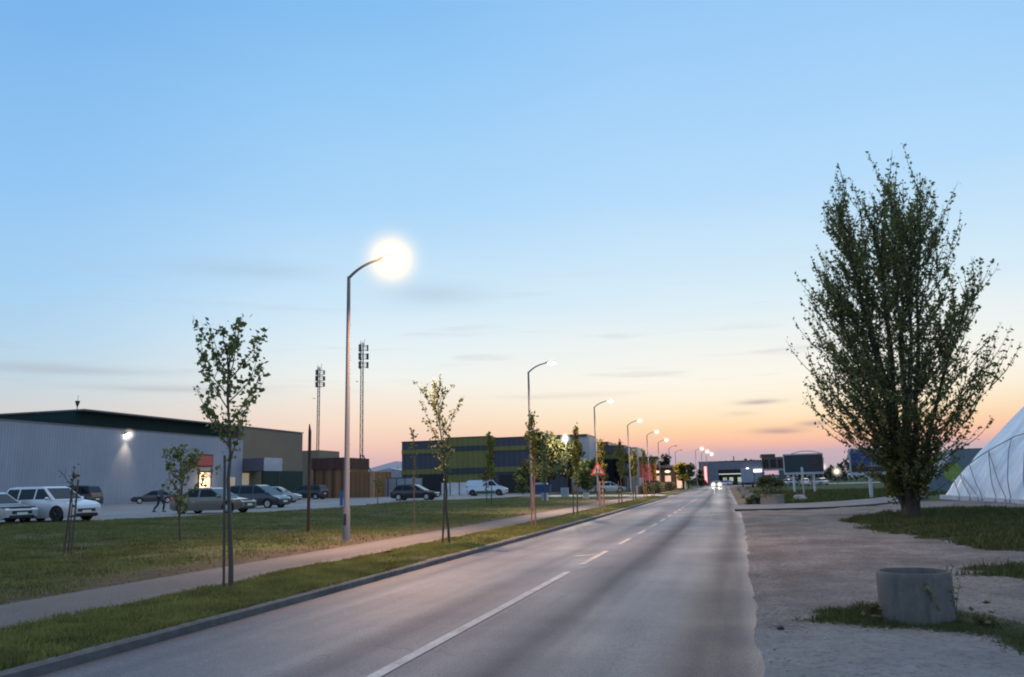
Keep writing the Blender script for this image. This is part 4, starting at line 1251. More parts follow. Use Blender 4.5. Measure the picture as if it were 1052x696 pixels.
# clipped hedge and wall by the pavement
hd = thing('hedge', 'dark clipped hedge along the footpath beyond the driveway', 'hedge', (-10.5, 118, 0))
n_ = 9000
hp_ = np.stack([-3.4 + 4.2 * rng.random(n_), -16 + 46 * rng.random(n_), .1 + 1.35 * rng.random(n_) ** .7], 1)
hp_[:, 0] = np.where(rng.random(n_) < .5, -1.5 + 1.2 * rng.random(n_), hp_[:, 0] * .3 - .3) + curve(118 + hp_[:, 1]) + 1.55
leaf_mesh('foliage', hp_, .2, K['shrub'], hd)
gp = MB().box((0, 0, 1.0), (.5, .35, 2.1)).build('gate_pillar', M('pale_concrete_pillar', (.32, .3, .29), .7), None, (-12.6, 112, .15), bevel=.02)
tag(gp, 'pale square pillar at the foot of the fifth street lamp', 'pillar')
wl = MB(); 
for k in range(14): wl.bb(-.12, .12, k * 2.0 + .02, k * 2.0 + 1.98, 0, 1.0 + .05 * (k % 2))
wo = wl.build('boundary_wall', M('grey_wall', (.14, .15, .17), .8), None, (-12.0, 101, .15)); tag(wo, 'low grey boundary wall left of the footpath beyond the driveway', 'wall')

# blue container, cabinets
bc = thing('waste_container', 'dark blue waste container with pale lid under the trees', 'container', (-21.6, 92, .42))
MB().prism_y([(-1.0, .12), (1.0, .12), (1.15, 1.2), (-1.15, 1.2)], -.55, .55).build('body', M('blue_container_paint', (.02, .045, .13), .5), bc, bevel=.03)
MB().prism_y([(-.6, 1.21), (.75, 1.21), (.6, 1.42), (-.5, 1.42)], -.5, .5).build('lid', M('pale_lid', (.4, .42, .45), .5), bc)
for x in (-.75, .75):
    MB().wheel((x, -.45, .1), .02, .1, .06, 12).build('castor', K['rubber'], bc)
for k, (x, y, s, lb) in enumerate([(-16.6, 72, .6, 'small white utility box on the lawn behind the fourth verge tree'), (-14.0, 78, .55, 'small white utility box on the lawn right of the red triangle sign'), (-18.5, 90, .9, 'tall pale utility box right of the blue container')]):
    u_ = thing('utility_box', lb, 'utility box', (x, y, float(lawn_z(x)) - .02))
    MB().box((0, 0, s / 2), (s * .9, .35, s)).build('cabinet', K['pale_panel'], u_, bevel=.02)
    MB().box((0, 0, s + .03), (s * 1.0, .42, .06)).build('lid', K['greyfence'], u_)
    MB().box((0, -.18, s / 2), (s * .75, .012, s * .8)).build('door', K['greyfence'], u_)
# bright floodlight pole near the trees
fp = thing('floodlight_pole', 'slim pole with a dazzling white floodlight above the trees', 'floodlight', (-20.9, 103.4, .4))
MB().tube([(0, 0, 0), (0, 0, 6.75)], [.07, .05], 10).build('pole', K['dark_steel'], fp, smooth=True)
h_ = MB().box((.0, -.1, 6.85), (.5, .25, .3)).build('lamp_housing', K['dark_steel'], fp)
MB().sphere((0, -.26, 6.85), (.26, .1, .2), 12, 8).build('lens', emat('cool_flood', (.95, .97, 1.0), 25), h_, smooth=True)
g = MB().sphere((0, 0, 0), 1.0, 20, 12).build('bloom_halo', glowmat('cool_glow', (.95, .97, 1.0), 3.6, 1.8), h_, (0, -.3, 6.85), smooth=True); g.scale = (.8, .8, .8)
ld = bpy.data.lights.new('flood_light', 'POINT'); ld.energy = 2600; ld.color = (1, .9, .72); ld.shadow_soft_size = .3
new_obj('flood_light', ld, fp, (0, -.7, 6.8))

# triangle warning sign with two walking children
ws = thing('warning_sign', 'red bordered triangle warning sign with two dark walking figures beside the path', 'road sign', (-7.85, 47.9, .13))
MB().tube([(0, 0, -.1), (0, 0, 2.75)], .032, 10).build('post', K['galv'], ws, smooth=True)
def tri(s, zc): return [(-s / 2, zc - s * .2887), (s / 2, zc - s * .2887), (0, zc + s * .5774)]
K['sign_red'] = M('sign_red', (.36, .06, .05), .5)
K['sign_white'] = M('sign_white', (.42, .30, .28), .5)
sb = MB().prism_y(tri(.92, 2.22), -.055, -.035).build('sign_plate', K['sign_red'], ws, bevel=.01)
MB().prism_y(tri(.58, 2.22), -.062, -.057).build('sign_face', K['sign_white'], sb)
fg = MB()
for ox, s in ((-.07, 1.0), (.09, .85)):
    b = 2.07
    fg.lathe([(0, -.03 * s), (.03 * s, 0), (0, .03 * s)], 8, (ox, -.066, b + .33 * s))
    fg.bb(ox - .032 * s, ox + .032 * s, -.067, -.064, b + .13 * s, b + .29 * s)
    fg.tube([(ox, -.066, b + .14 * s), (ox - .06 * s, -.066, b - .01)], .014 * s, 5); fg.tube([(ox, -.066, b + .14 * s), (ox + .06 * s, -.066, b)], .014 * s, 5)
    fg.tube([(ox, -.066, b + .26 * s), (ox + .08 * s, -.066, b + .17 * s)], .012 * s, 5)
fg.build('walking_figures', K['blacktrim'], sb)

print('left buildings done')

# ------------------------------------------------------------------ cars
def paint(name, col, metal=.3): return M(name, col, .28, metal, .05, 3, coat=.7)
def ip(x, pts): return float(np.interp(x, [p[0] for p in pts], [p[1] for p in pts]))

def make_car(name, label, loc, rz, body, kind='hatch', Ln=4.3, W=1.8, H=1.5, rim='rim', lights=False, group=None, cat='car', two_tone=None, rear_lit=False, lowband=None):
    t = thing(name, label, cat, loc, rz, group)
    h = Ln / 2; wr = .33 if kind not in ('suv', 'van') else .36
    xf, xr = h - .86, -h + .82
    belt = H * .62
    if kind == 'hatch':   top = [(-h, .78), (-h + .1, belt + .02), (h - 1.35, belt), (h - .35, belt - .17), (h - .05, .68), (h, .62)]; gh = [(-h + .12, belt), (-h + .62, H - .05), (-h + 1.2, H), (h - 2.25, H - .01), (h - 1.98, H - .07), (h - 1.05, belt - .02)]
    elif kind == 'sedan': top = [(-h, .80), (-h + .1, belt + .02), (-h + .75, belt + .05), (h - 1.4, belt), (h - .4, belt - .16), (h - .05, .68), (h, .62)]; gh = [(-h + .45, belt + .03), (-h + 1.25, H - .06), (-h + 1.75, H), (h - 2.25, H - .01), (h - 2.0, H - .07), (h - 1.15, belt - .02)]
    elif kind == 'suv':   top = [(-h, .85), (-h + .06, belt + .02), (h - 1.3, belt), (h - .35, belt - .13), (h - .04, .78), (h, .7)]; gh = [(-h + .08, belt), (-h + .42, H - .05), (-h + .9, H), (h - 2.15, H - .01), (h - 1.9, H - .07), (h - 1.08, belt - .02)]
    elif kind == 'mpv':   top = [(-h, .80), (-h + .06, belt + .02), (h - 1.0, belt), (h - .3, belt - .22), (h - .04, .70), (h, .62)]; gh = [(-h + .08, belt), (-h + .45, H - .05), (-h + 1.0, H), (h - 2.05, H - .01), (h - 1.75, H - .08), (h - .62, belt - .10)]
    else:                 top = [(-h, 1.0), (-h + .04, belt + .02), (h - .95, belt), (h - .3, belt - .2), (h - .04, .78), (h, .7)]; gh = [(-h + .05, belt), (-h + .14, H - .06), (-h + .5, H), (h - 1.85, H - .01), (h - 1.65, H - .07), (h - .72, belt - .08)]
    # lower body as a grid of columns and rows
    xs = sorted(set([round(x, 3) for x in list(np.linspace(-h, h, 26)) + [xf + (wr + .06) * math.cos(a) for a in np.linspace(0, math.pi, 13)] + [xr + (wr + .06) * math.cos(a) for a in np.linspace(0, math.pi, 13)] + [p[0] for p in top]]))
    rows = 7
    def bottom(x):
        b = .20 + .12 * max(0, (abs(x) - h + .35) / .35)
        for xc in (xf, xr):
            d = abs(x - xc)
            if d < wr + .06: b = max(b, wr + math.sqrt(max(0, (wr + .06) ** 2 - d * d)))
        return b
    vs, fs = [], []
    for x in xs:
        zt = ip(x, top); zb = min(bottom(x), zt - .05)
        wx = W / 2 * (1 - .13 * (abs(x) / h) ** 7)
        for r in range(rows):
            f = r / (rows - 1); z = zb + (zt - zb) * f
            ysc = 1 - .055 * ((z - .62) / .4) ** 2 if z > .62 else 1 - .04 * ((.62 - z) / .42) ** 2
            vs.append((x, wx * ysc, z))
    nL = len(vs)
    vs += [(x, -y, z) for x, y, z in vs]
    for i in range(len(xs) - 1):
        for r in range(rows - 1):
            a = i * rows + r
            fs.append((a, a + rows, a + rows + 1, a + 1))
            fs.append((a + nL, a + 1 + nL, a + rows + 1 + nL, a + rows + nL))
        a = i * rows + rows - 1
        fs.append((a, a + rows, a + rows + nL, a + nL))
    for i in (0, len(xs) - 1):
        for r in range(rows - 1):
            a = i * rows + r
            fs.append((a, a + 1, a + 1 + nL, a + nL))
    bo = MB().add(vs, fs).build('body', body, t, smooth=True)
    # underside and wheel wells
    MB().bb(-h + .2, h - .2, -W / 2 * .86, W / 2 * .86, .22, wr * 2 + .12).build('chassis', K['blacktrim'], t)
    # cabin
    yb, yt = W / 2 * .925, W / 2 * .74
    ring = []
    for x, z in gh:
        f = (z - belt) / (H - belt); ring.append((x, max(0, min(1, f)), z))
    vs, fs = [], []
    for x, f, z in ring: vs.append((x, yb + (yt - yb) * f, z))
    for x, f, z in ring: vs.append((x, -(yb + (yt - yb) * f), z))
    n = len(ring)
    fs += [tuple(range(n)), tuple(range(2 * n - 1, n - 1, -1))]
    for k in range(n - 1): fs.append((k, k + n, k + n + 1, k + 1))
    cabin = MB().add(vs, fs).build('cabin', two_tone or body, t, smooth=True, bevel=.025)
    # glass: side windows follow the slanted side, a little proud of it
    def yz(z, off=.006): f = max(0, min(1, (z - belt) / (H - belt))); return yb + (yt - yb) * f + off
    zb_, zt_ = belt + .035, H - .115
    xa0, xa1 = gh[-1][0], gh[-2][0]; xc0, xc1 = gh[0][0], gh[1][0]
    def lerp_edge(p0, p1, z): q = (z - p0[1]) / (p1[1] - p0[1] + 1e-9); return p0[0] + (p1[0] - p0[0]) * max(0, min(1, q))
    xfb = lerp_edge(gh[-1], gh[-2], zb_) - .16; xft = lerp_edge(gh[-1], gh[-2], zt_) - .10
    xrb = lerp_edge(gh[0], gh[1], zb_) + .16; xrt = lerp_edge(gh[0], gh[1], zt_) + .12
    L = xfb - xrb
    cuts = [(0, .30), (.33, .64), (.67, 1)] if kind in ('suv', 'mpv', 'hatch') else [(0, .46), (.50, 1)]
    if kind == 'van': cuts = [(.70, 1)]
    for s in (1, -1):
        for a, b in cuts:
            x0b, x1b = xrb + L * a, xrb + L * b
            Lt = xft - xrt
            x0t = xrt + Lt * a; x1t = xrt + Lt * b
            if kind == 'van': x0t = x0b
            x0t = max(x0t, x0b) if a > 0 else x0t; x1t = min(x1t, x1b)
            if a > 0: x0t = x0b
            if b < 1: x1t = x1b
            MB().quad((x0b, s * yz(zb_), zb_), (x1b, s * yz(zb_), zb_), (x1t, s * yz(zt_), zt_), (x0t, s * yz(zt_), zt_)).build('side_window', K['carglass'], t)
    def slant(p0, p1, a, b, nm, sg):
        pts = []
        nx_, nz_ = (p1[1] - p0[1]), -(p1[0] - p0[0]); l_ = math.hypot(nx_, nz_); nx_, nz_ = nx_ / l_, nz_ / l_
        if nz_ < 0: nx_, nz_ = -nx_, -nz_
        for q in (a, b):
            x = p0[0] + (p1[0] - p0[0]) * q + nx_ * .008; z = p0[1] + (p1[1] - p0[1]) * q + nz_ * .008
            y = yz(z, -.09); pts.append((x, y, z))
        (x0, y0, z0), (x1, y1, z1) = pts
        MB().quad((x0, -y0, z0), (x0, y0, z0), (x1, y1, z1), (x1, -y1, z1)).build(nm, K['carglass'], t)
    slant(gh[-1], gh[-2], .08, .95, 'windscreen', 1)
    if kind != 'van': slant(gh[0], gh[1], .15, .9, 'rear_window', -1)
    # wheels
    for x in (xf, xr):
        for s in (1, -1):
            w_ = new_obj('wheel', None, t, (x, s * (W / 2 - .10), wr))
            MB().wheel((0, 0, 0), wr * .62, wr, .2, 24).build('tyre', K['rubber'], w_, smooth=True)
            rm = MB(); yo_ = s * .07
            rm.wheel((0, 0, 0), wr * .52, wr * .635, .17, 20); rm.disc_y((0, s * .03, 0), wr * .56, 20, s)
            for k in range(5):
                a = 2 * math.pi * k / 5
                rm.tube([(0, yo_, 0), (wr * .55 * math.cos(a), yo_, wr * .55 * math.sin(a))], wr * .085, 5)
            rm.build('rim', K[rim], w_)
    zl = ip(h - .12, top)
    for s in (1, -1):
        MB().sphere((h - .17, s * W * .36, zl - .045), (.16, .17, .075), 10, 6).build('headlight', K['beam'] if lights else K['headlamp'], t, smooth=True)
        MB().sphere((-h + .09, s * W * .41, belt - .06), (.10, .11, .13), 10, 6).build('taillight', K['taillamp'], t, smooth=True)
        MB().sphere((gh[-1][0] - .32, s * (W / 2 + .07), belt + .06), (.09, .10, .075), 10, 6).build('mirror', body, t, smooth=True)
    MB().bb(h - .02, h + .012, -W * .27, W * .27, .46, .60).build('grille', K['blacktrim'], t)
    MB().bb(h - .03, h + .004, -W * .34, W * .34, .28, .40).build('lower_intake', K['blacktrim'], t)
    MB().bb(h + .012, h + .02, -.26, .26, .42, .53).build('number_plate', K['plate'], t)
    MB().bb(-h - .012, -h + .01, -.26, .26, .66, .77).build('number_plate', K['plate'], t)
    if lowband:
        for s in (1, -1):
            MB().bb(xr + .45, xf - .45, s * (W / 2 - .03), s * (W / 2 + .004), .26, .58).build('colour_band', lowband, t)
    return t

K['beam'] = emat('headlight_beam', (1.0, .95, .86), 60)
CG = 'cars parked at the edge of the car park'
P = {k: paint('paint_' + k, c) for k, c in dict(white=(.62, .62, .66), silver=(.42, .44, .48), champagne=(.16, .145, .125), navy=(.022, .027, .048), black=(.016, .018, .026), darkgreen=(.02, .024, .028), grey=(.05, .055, .065), palegrey=(.34, .38, .44), vanwhite=(.50, .53, .58)).items()}
zl_ = .455
make_car('parked_car', 'pale silver car cut off by the left edge of the frame', (-33.75, 31.5, zl_), R(-8), P['silver'], 'sedan', 4.5, 1.8, 1.45, 'rim', group=CG)
make_car('parked_car', 'white compact crossover at the far left of the car park', (-32.25, 33.5, zl_), R(-4), P['white'], 'suv', 4.6, 1.9, 1.68, 'darkrim', group=CG)
make_car('parked_car', 'dark crossover seen from behind beyond the white car with a red tail lamp', (-58.0, 63, .60), R(-174), P['darkgreen'], 'suv', 4.6, 1.85, 1.95, 'darkrim')
make_car('parked_car', 'dark grey car close to the warehouse wall beside the walker', (-62.3, 79.0, .62), R(-140), P['grey'], 'sedan', 4.5, 1.8, 1.42, 'rim')
make_car('parked_car', 'silver brown sedan behind the bushy small lawn tree', (-29.5, 42.6, zl_), R(3), P['champagne'], 'sedan', 4.6, 1.8, 1.48, 'rim', group=CG)
make_car('parked_car', 'dark navy people carrier right of the silver brown sedan', (-33.25, 53.2, zl_), R(-2), P['navy'], 'mpv', 4.5, 1.82, 1.66, 'rim', group=CG)
make_car('parked_car', 'pale blue grey hatchback peeking out behind the navy people carrier', (-43.0, 72.5, .5), R(14), P['palegrey'], 'hatch', 4.1, 1.75, 1.58, 'rim')
make_car('parked_car', 'dark crossover parked before the timber shed, behind the rusty post', (-50.2, 91, .5), R(178), P['black'], 'suv', 4.9, 1.85, 1.75, 'rim')
make_car('parked_car', 'black hatchback right of the nearest lamp pole', (-29.6, 74.2, zl_), R(4), P['black'], 'hatch', 4.4, 1.78, 1.48, 'rim', group=CG)
make_car('parked_van', 'white panel van with a green lower band', (-29.6, 97.5, .45), R(5), P['vanwhite'], 'van', 4.9, 1.85, 1.88, 'darkrim', cat='van', lowband=M('green_band', (.02, .09, .05), .4))
make_car('parked_car', 'pale car half hidden behind the bush right of the triangle sign', (-16.8, 112, .3), R(20), P['palegrey'], 'hatch', 4.1, 1.75, 1.5, 'rim')
oc = make_car('oncoming_car', 'oncoming car with dazzling headlights far down the road', (-4.75, 183, .02), R(-90.5), P['grey'], 'sedan', 4.5, 1.8, 1.45, 'rim', True)
for s in (1, -1):
    g = MB().sphere((0, 0, 0), 1.0, 18, 10).build('bloom_halo', glowmat('beam_glow', (1, .95, .85), 4.2, 1.7), oc, (2.35, s * .62, .66), smooth=True); g.scale = (.75, .75, .75)
    ld = bpy.data.lights.new('headlight_beam', 'SPOT'); ld.energy = 2500; ld.color = (1, .93, .8); ld.spot_size = R(50); ld.spot_blend = .8; ld.shadow_soft_size = .1
    lo = new_obj('headlight_beam', ld, oc, (2.5, s * .62, .66)); lo.rotation_euler = (0, R(-88), 0)
for k, (x, y, c, lb) in enumerate([(6.2, 205, 'white', 'white car parked before the red lit sign'), (10.5, 190, 'palegrey', 'pale car parked behind the dark billboard'), (13.2, 188, 'white', 'white car parked right of the dark billboard'), (16.5, 192, 'silver', 'silver car parked left of the blue billboard'), (-4.2, 246, 'white', 'white car at the glazed front of the grey hall'), (1.6, 247, 'palegrey', 'pale car under the glazed front of the grey hall')]):
    make_car('parked_car', lb, (x, y, 0), R(20 + 35 * k), P[c], 'hatch', 4.2, 1.78, 1.5, 'rim', group='cars at the dealership')

# truck seen from behind
tk = thing('box_truck', 'white box truck seen from behind at the end of the right verge', 'truck', (1.55, 178, 0), R(90))
MB().bb(-.2, 6.2, -1.25, 1.25, .95, 3.75).build('cargo_box', M('truck_white', (.40, .41, .46), .5), tk, bevel=.04)
for s in (-1, 1): MB().bb(-.235, -.205, s * .03, s * 1.2, 1.0, 3.68).build('rear_door', M('truck_door', (.30, .30, .40), .5), tk, bevel=.01)
MB().bb(6.3, 8.2, -1.15, 1.15, .7, 3.0).build('cab', M('truck_cab', (.3, .32, .36), .4), tk, bevel=.12)
MB().bb(-.1, 7.9, -.5, .5, .55, .94).build('chassis', K['blacktrim'], tk)
MB().bb(-.3, -.1, -1.2, 1.2, .45, .65).build('rear_bumper', K['blacktrim'], tk)
for s in (-1, 1):
    MB().bb(-.32, -.3, s * .8, s * 1.15, .5, .62).build('taillight', K['taillamp'], tk)
    for x in (.9, 6.9):
        w_ = new_obj('wheel', None, tk, (x, s * .98, .48))
        MB().wheel((0, 0, 0), .26, .48, .3, 20).build('tyre', K['rubber'], w_, smooth=True)
        MB().wheel((0, 0, 0), .05, .27, .2, 16).build('rim', K['rim'], w_)

print('cars done')

# ------------------------------------------------------------------ dealership and right side
dl = thing('grey_hall', 'wide grey flat-roofed hall closing the end of the road', 'building', (0, 260, 0))
K['deal'] = M('grey_blue_cladding', (.145, .155, .20), .5, .1, .12, 1)
def dp(name, mat, x0, x1, y0, y1, z0, z1, p=dl): return MB().bb(x0, x1, y0 - 260, y1 - 260, z0, z1).build(name, mat, p)
dp('front_wall', K['deal'], -11.7, -6.1, 259.5, 275, 0, 6.95)
dp('upper_fascia', K['deal'], -6.1, 24, 259.5, 275, 4.6, 7.0)
dp('right_wall', M('pale_cladding', (.26, .26, .31), .5), 4.3, 9.0, 259.7, 275, 0, 4.58)
dp('inner_back', M('deep_green_inside', (.035, .045, .03), .7), -6.05, 4.3, 263, 264, 0, 4.55)
gl = dp('glazing', K['carglass'], -6.05, 2.98, 260.2, 260.3, 3.55, 4.5)
dp('light_strip', emat('inside_strip', (.9, 1.0, .85), .55), -6.0, 2.9, 260.0, 260.1, 3.2, 3.42)
for x in (-4.2, -1.6, .8): dp('mullion', K['dark_steel'], x - .06, x + .06, 260.05, 260.18, 0, 4.55)
for k, x in enumerate((-4.9, -3.0, -.6, 1.6)): dp('lit_display', emat('display_%d' % k, ((.6, .7, .4), (.85, .8, .5), (.6, .75, .5), (.8, .6, .4))[k], .45), x, x + 1.1, 262.6, 262.9, .9 + .3 * (k % 2), 2.3)
dp('roof_trim', K['dark_steel'], -11.8, 24.1, 259.4, 259.9, 6.98, 7.2)
dp('roof_vent', K['dark_steel'], -1.5, -1.2, 262, 262.3, 7.2, 8.6)
ns = thing('neon_pylon', 'tall red glowing pylon sign at the left corner of the grey hall', 'sign', (-9.45, 250, 0))
MB().bb(-.75, .75, -.2, .2, 0, 5.8).build('pylon', M('red_dark_pylon', (.2, .04, .04), .4), ns)
MB().bb(-.42, .42, -.25, -.21, 1.0, 5.6).build('neon_face', emat('neon_red', (1.0, .11, .08), 1.5), ns)
MB().bb(-.13, .13, -.28, -.26, 1.2, 5.4).build('neon_core', emat('neon_core', (1.0, .5, .42), 1.6), ns)
g2 = thing('glass_office', 'teal glass office block with dark roof left of the dark billboard', 'building', (8.5, 230, 0))
MB().bb(-2.6, 3.4, 0, 12, 0, 7.2).build('wall', M('teal_glass', (.05, .085, .09), .2, .2), g2)
MB().bb(-2.7, .9, -.3, 12, 7.2, 8.0).build('roof', M('brown_roof', (.07, .045, .045), .6), g2)
for k in range(3): MB().bb(-2.4 + k * 1.9, -.9 + k * 1.9, -.05, -.004, 4.4, 6.6).build('window', K['carglass'], g2)
MB().bb(-2.6, 3.4, -.08, -.004, 3.75, 4.1).build('band', K['greyfence'], g2)
rs = thing('led_sign', 'long red lit sign with pale blurred letters on low posts', 'sign', (7.8, 220, 0))
MB().bb(-1.75, 1.75, -.1, .1, 2.5, 3.65).build('sign_box', emat('red_led', (.75, .05, .045), .42), rs)
lt = MB()
for k in range(5): lt.bb(-1.4 + k * .58, -1.02 + k * .58, -.14, -.105, 2.85, 3.4)
lt.build('lettering', emat('pale_letters', (1, .42, .36), .42), rs)
for x in (-1.3, 1.3): MB().bb(x - .08, x + .08, -.05, .05, 0, 2.5).build('post', K['dark_steel'], rs)
MB().bb(-1.5, 1.6, -.05, .05, .9, 2.2).build('lower_panel', M('pale_green_panel', (.30, .36, .33), .6), rs)
wsn = thing('lit_fascia_sign', 'brilliant white lit strip sign on the grey hall right of the truck', 'sign', (5.6, 258.9, 0))
MB().bb(-2.2, 2.2, -.1, .3, 3.6, 4.5).build('light_box', emat('white_strip', (.92, .95, 1.0), 1.7), wsn)
MB().bb(-2.3, 2.3, -.05, .35, 3.45, 3.6).build('frame', K['greyfence'], wsn)
bl = thing('lit_lamp', 'small white floodlight left of the white strip sign', 'floodlight', (2.4, 258, 0))
MB().tube([(0, 0, 0), (0, 0, 4.4)], .06, 8).build('pole', K['galv'], bl)
MB().sphere((0, -.1, 4.6), (.5, .2, .3), 10, 8).build('lens', emat('spot_white', (1, .98, .9), 5), bl, smooth=True)

def billboard(name, label, loc, x0, x1, z0, z1, posts, face, extra=None):
    t = thing(name, label, 'billboard', loc)
    MB().bb(x0, x1, -.08, .08, z0, z1).build('panel', K['pale_panel'], t, bevel=.01)
    f = MB().bb(x0 + .12, x1 - .06, -.10, -.085, z0 + .08, z1 - .14).build('poster', face, t)
    for x, r in posts: MB().tube([(x, .06, -.1), (x, .06, z0 + .05)], r, 12).build('post', K['postwhite'], t, smooth=True)
    MB().bb(x0 + .02, x1 - .02, -.16, .10, z0 - .16, z0 - .005).build('ledge', K['pale_panel'], t)
    return t, f
K['postwhite'] = M('white_post', (.45, .46, .50), .5)
def posterA():
    m, nt, bs = base_mat('dark_poster')
    v = coords(nt); n = noise(nt, coords(nt, 'Object', (1.2, 1, 3.5)), 1.6, 4)
    sp = nt.nodes.new('ShaderNodeSeparateXYZ'); nt.links.new(v, sp.inputs[0])
    c = mixc(nt, maprange(nt, n, .4, .65), (.018, .02, .03), (.085, .035, .03))
    c = mixc(nt, maprange(nt, sp.outputs[0], 0, 2.2), (.02, .035, .05), c)
    nt.links.new(c, bs.inputs['Base Color']); bs.inputs['Roughness'].default_value = .5; return m
b1, f1_ = billboard('billboard', 'dark brown billboard on two white posts beyond the meadow', (7.0, 100, -.05), -2.1, 2.2, 2.25, 4.4, [(-1.1, .13), (1.05, .13)], posterA())
MB().tube(bez((-1.2, 0, 4.4), (.5, 0, 4.95), (2.0, 0, 4.4), 10), .05, 6).build('top_hoop', K['pale_panel'], b1)
def posterB():
    m, nt, bs = base_mat('blue_poster')
    v = coords(nt); sp = nt.nodes.new('ShaderNodeSeparateXYZ'); nt.links.new(v, sp.inputs[0])
    n = noise(nt, coords(nt, 'Object', (1.1, 1, 2.2)), 1.5, 4)
    c = mixc(nt, maprange(nt, n, .5, .68), (.012, .035, .17), (.16, .20, .28))
    c = mixc(nt, maprange(nt, math_(nt, 'ADD', sp.outputs[2], math_(nt, 'MULTIPLY', n, .3)), 2.75, 2.65), c, (.02, .016, .02))
    nt.links.new(c, bs.inputs['Base Color']); bs.inputs['Roughness'].default_value = .45; return m
b2, f2_ = billboard('billboard', 'blue billboard on a thick white post half hidden by the big tree', (9.76, 70.2, -.05), -1.4, 2.0, 1.95, 3.85, [(0, .14)], posterB())
lt = MB()
for k in range(7): lt.bb(-.25 + k * .2, -.12 + k * .2, -.106, -.102, 2.42, 2.52)
lt.build('lettering', M('poster_letters', (.30, .3, .32), .5), f2_)
for k, x in enumerate((-.9, -.2)): MB().bb(x, x + .1, -.106, -.102, 2.38, 2.5).build('poster_mark', M('poster_mark', (.3, .06, .04), .5), f2_)
wp = thing('marker_post', 'slim pale marker post with a thicker head standing in the meadow', 'post', (5.0, 72.9, -.05))
MB().tube([(0, 0, 0), (0, 0, 1.55)], .06, 8).build('shaft', M('pale_post', (.33, .31, .29), .7), wp)
MB().box((0, 0, 2.05), (.17, .15, 1.0)).build('head', K['postwhite'], wp, bevel=.01)

# concrete rings
def ringmat():
    m, nt, bs = base_mat('weathered_concrete')
    v = coords(nt)
    n1 = noise(nt, v, 2.2, 6, .62); n2 = noise(nt, v, 24, 4, .7); st = noise(nt, coords(nt, 'Object', (5, 5, .7)), 1.6, 4)
    c = mixc(nt, maprange(nt, n1, .3, .7), (.085, .082, .08), (.165, .155, .148))
    c = mixc(nt, maprange(nt, st, .52, .72, 0, .6), c, (.055, .056, .058))
    c = mixc(nt, maprange(nt, n2, .55, .8, 0, .5), c, (.09, .085, .08))
    sp = nt.nodes.new('ShaderNodeSeparateXYZ'); nt.links.new(v, sp.inputs[0])
    c = mixc(nt, maprange(nt, math_(nt, 'ADD', sp.outputs[2], math_(nt, 'MULTIPLY', n1, .2)), .22, .08, 0, .6), c, (.06, .06, .05))
    nt.links.new(c, bs.inputs['Base Color']); bs.inputs['Roughness'].default_value = .9
    bump(nt, bs, math_(nt, 'ADD', n2, n1), .5, .012); return m
K['ring'] = ringmat()
ring = thing('concrete_ring', 'weathered open concrete ring standing in weeds at the right', 'concrete ring', (1.845, 10.68, .0))
ring.scale = (.83, .83, .93)
rw = MB().lathe([(.485, -.06), (.49, .05), (.475, .30), (.478, .55), (.468, .60), (.462, .612), (.435, .612), (.428, .60), (.425, .3), (.425, .1)], 64).build('ring_wall', K['ring'], ring, smooth=True)
MB().lathe([(0, .14), (.2, .17), (.43, .12)], 32).build('soil_fill', M('dark_soil', (.035, .028, .022), .95, 0, .4, 12, .6), ring, smooth=True)
def weed(loc, h, n, label, seed, lean=.4, leaf='maple', ls=.045, name='weed', group=None):
    rnd = random.Random(seed); t = thing(name, label, 'weed', loc, 0, group); m_ = MB(); pts = []
    for k in range(n):
        an = rnd.uniform(0, 6.28); L = h * rnd.uniform(.55, 1.1)
        tip = (math.cos(an) * L * lean, math.sin(an) * L * lean, L)
        pl_ = bez((0, 0, 0), (tip[0] * .3, tip[1] * .3, L * .6), tip, 7)
        m_.tube(pl_, [.006, .005, .005, .004, .003, .003, .002], 4, False)
        for _ in range(int(26 * L / .4)):
            i = rnd.randint(1, 6); b = pl_[i]; pts.append([b[j] + rnd.gauss(0, .03) for j in range(3)])
    m_.build('stem', K['youngbark'], t, recalc=False); leaf_mesh('foliage', np.array(pts), ls, K[leaf], t, 1.6)
weed((2.2, 10.52, .0), .75, 3, 'pale-leaved weed growing up the right side of the concrete ring', 3, .25, 'maple', .026)
weed((2.0, 10.36, .0), .45, 4, 'short weed at the front right foot of the concrete ring', 5, .35, 'maple', .035)
weed((1.36, 10.6, .0), .18, 8, 'low dark weeds at the left foot of the concrete ring', 7, .8, 'shrub', .05)
weed((2.45, 10.2, .0), .18, 9, 'low dark weeds right of the concrete ring', 9, .8, 'shrub', .05)
pr = thing('concrete_planter', 'round concrete planter topped with weeds at the corner of the side path', 'planter', (1.95, 57.4, -.02))
MB().lathe([(.74, -.05), (.74, .62), (.70, .66), (.60, .66), (.58, .4), (0, .5)], 28).build('ring_wall', M('brown_concrete', (.24, .20, .175), .85, 0, .25, 4), pr, smooth=True)
q = rng.normal(size=(900, 3)) * np.array([.42, .42, .22]) + np.array([0, 0, .72])
leaf_mesh('foliage', q[q[:, 2] > .5], .09, K['shrub'], pr)
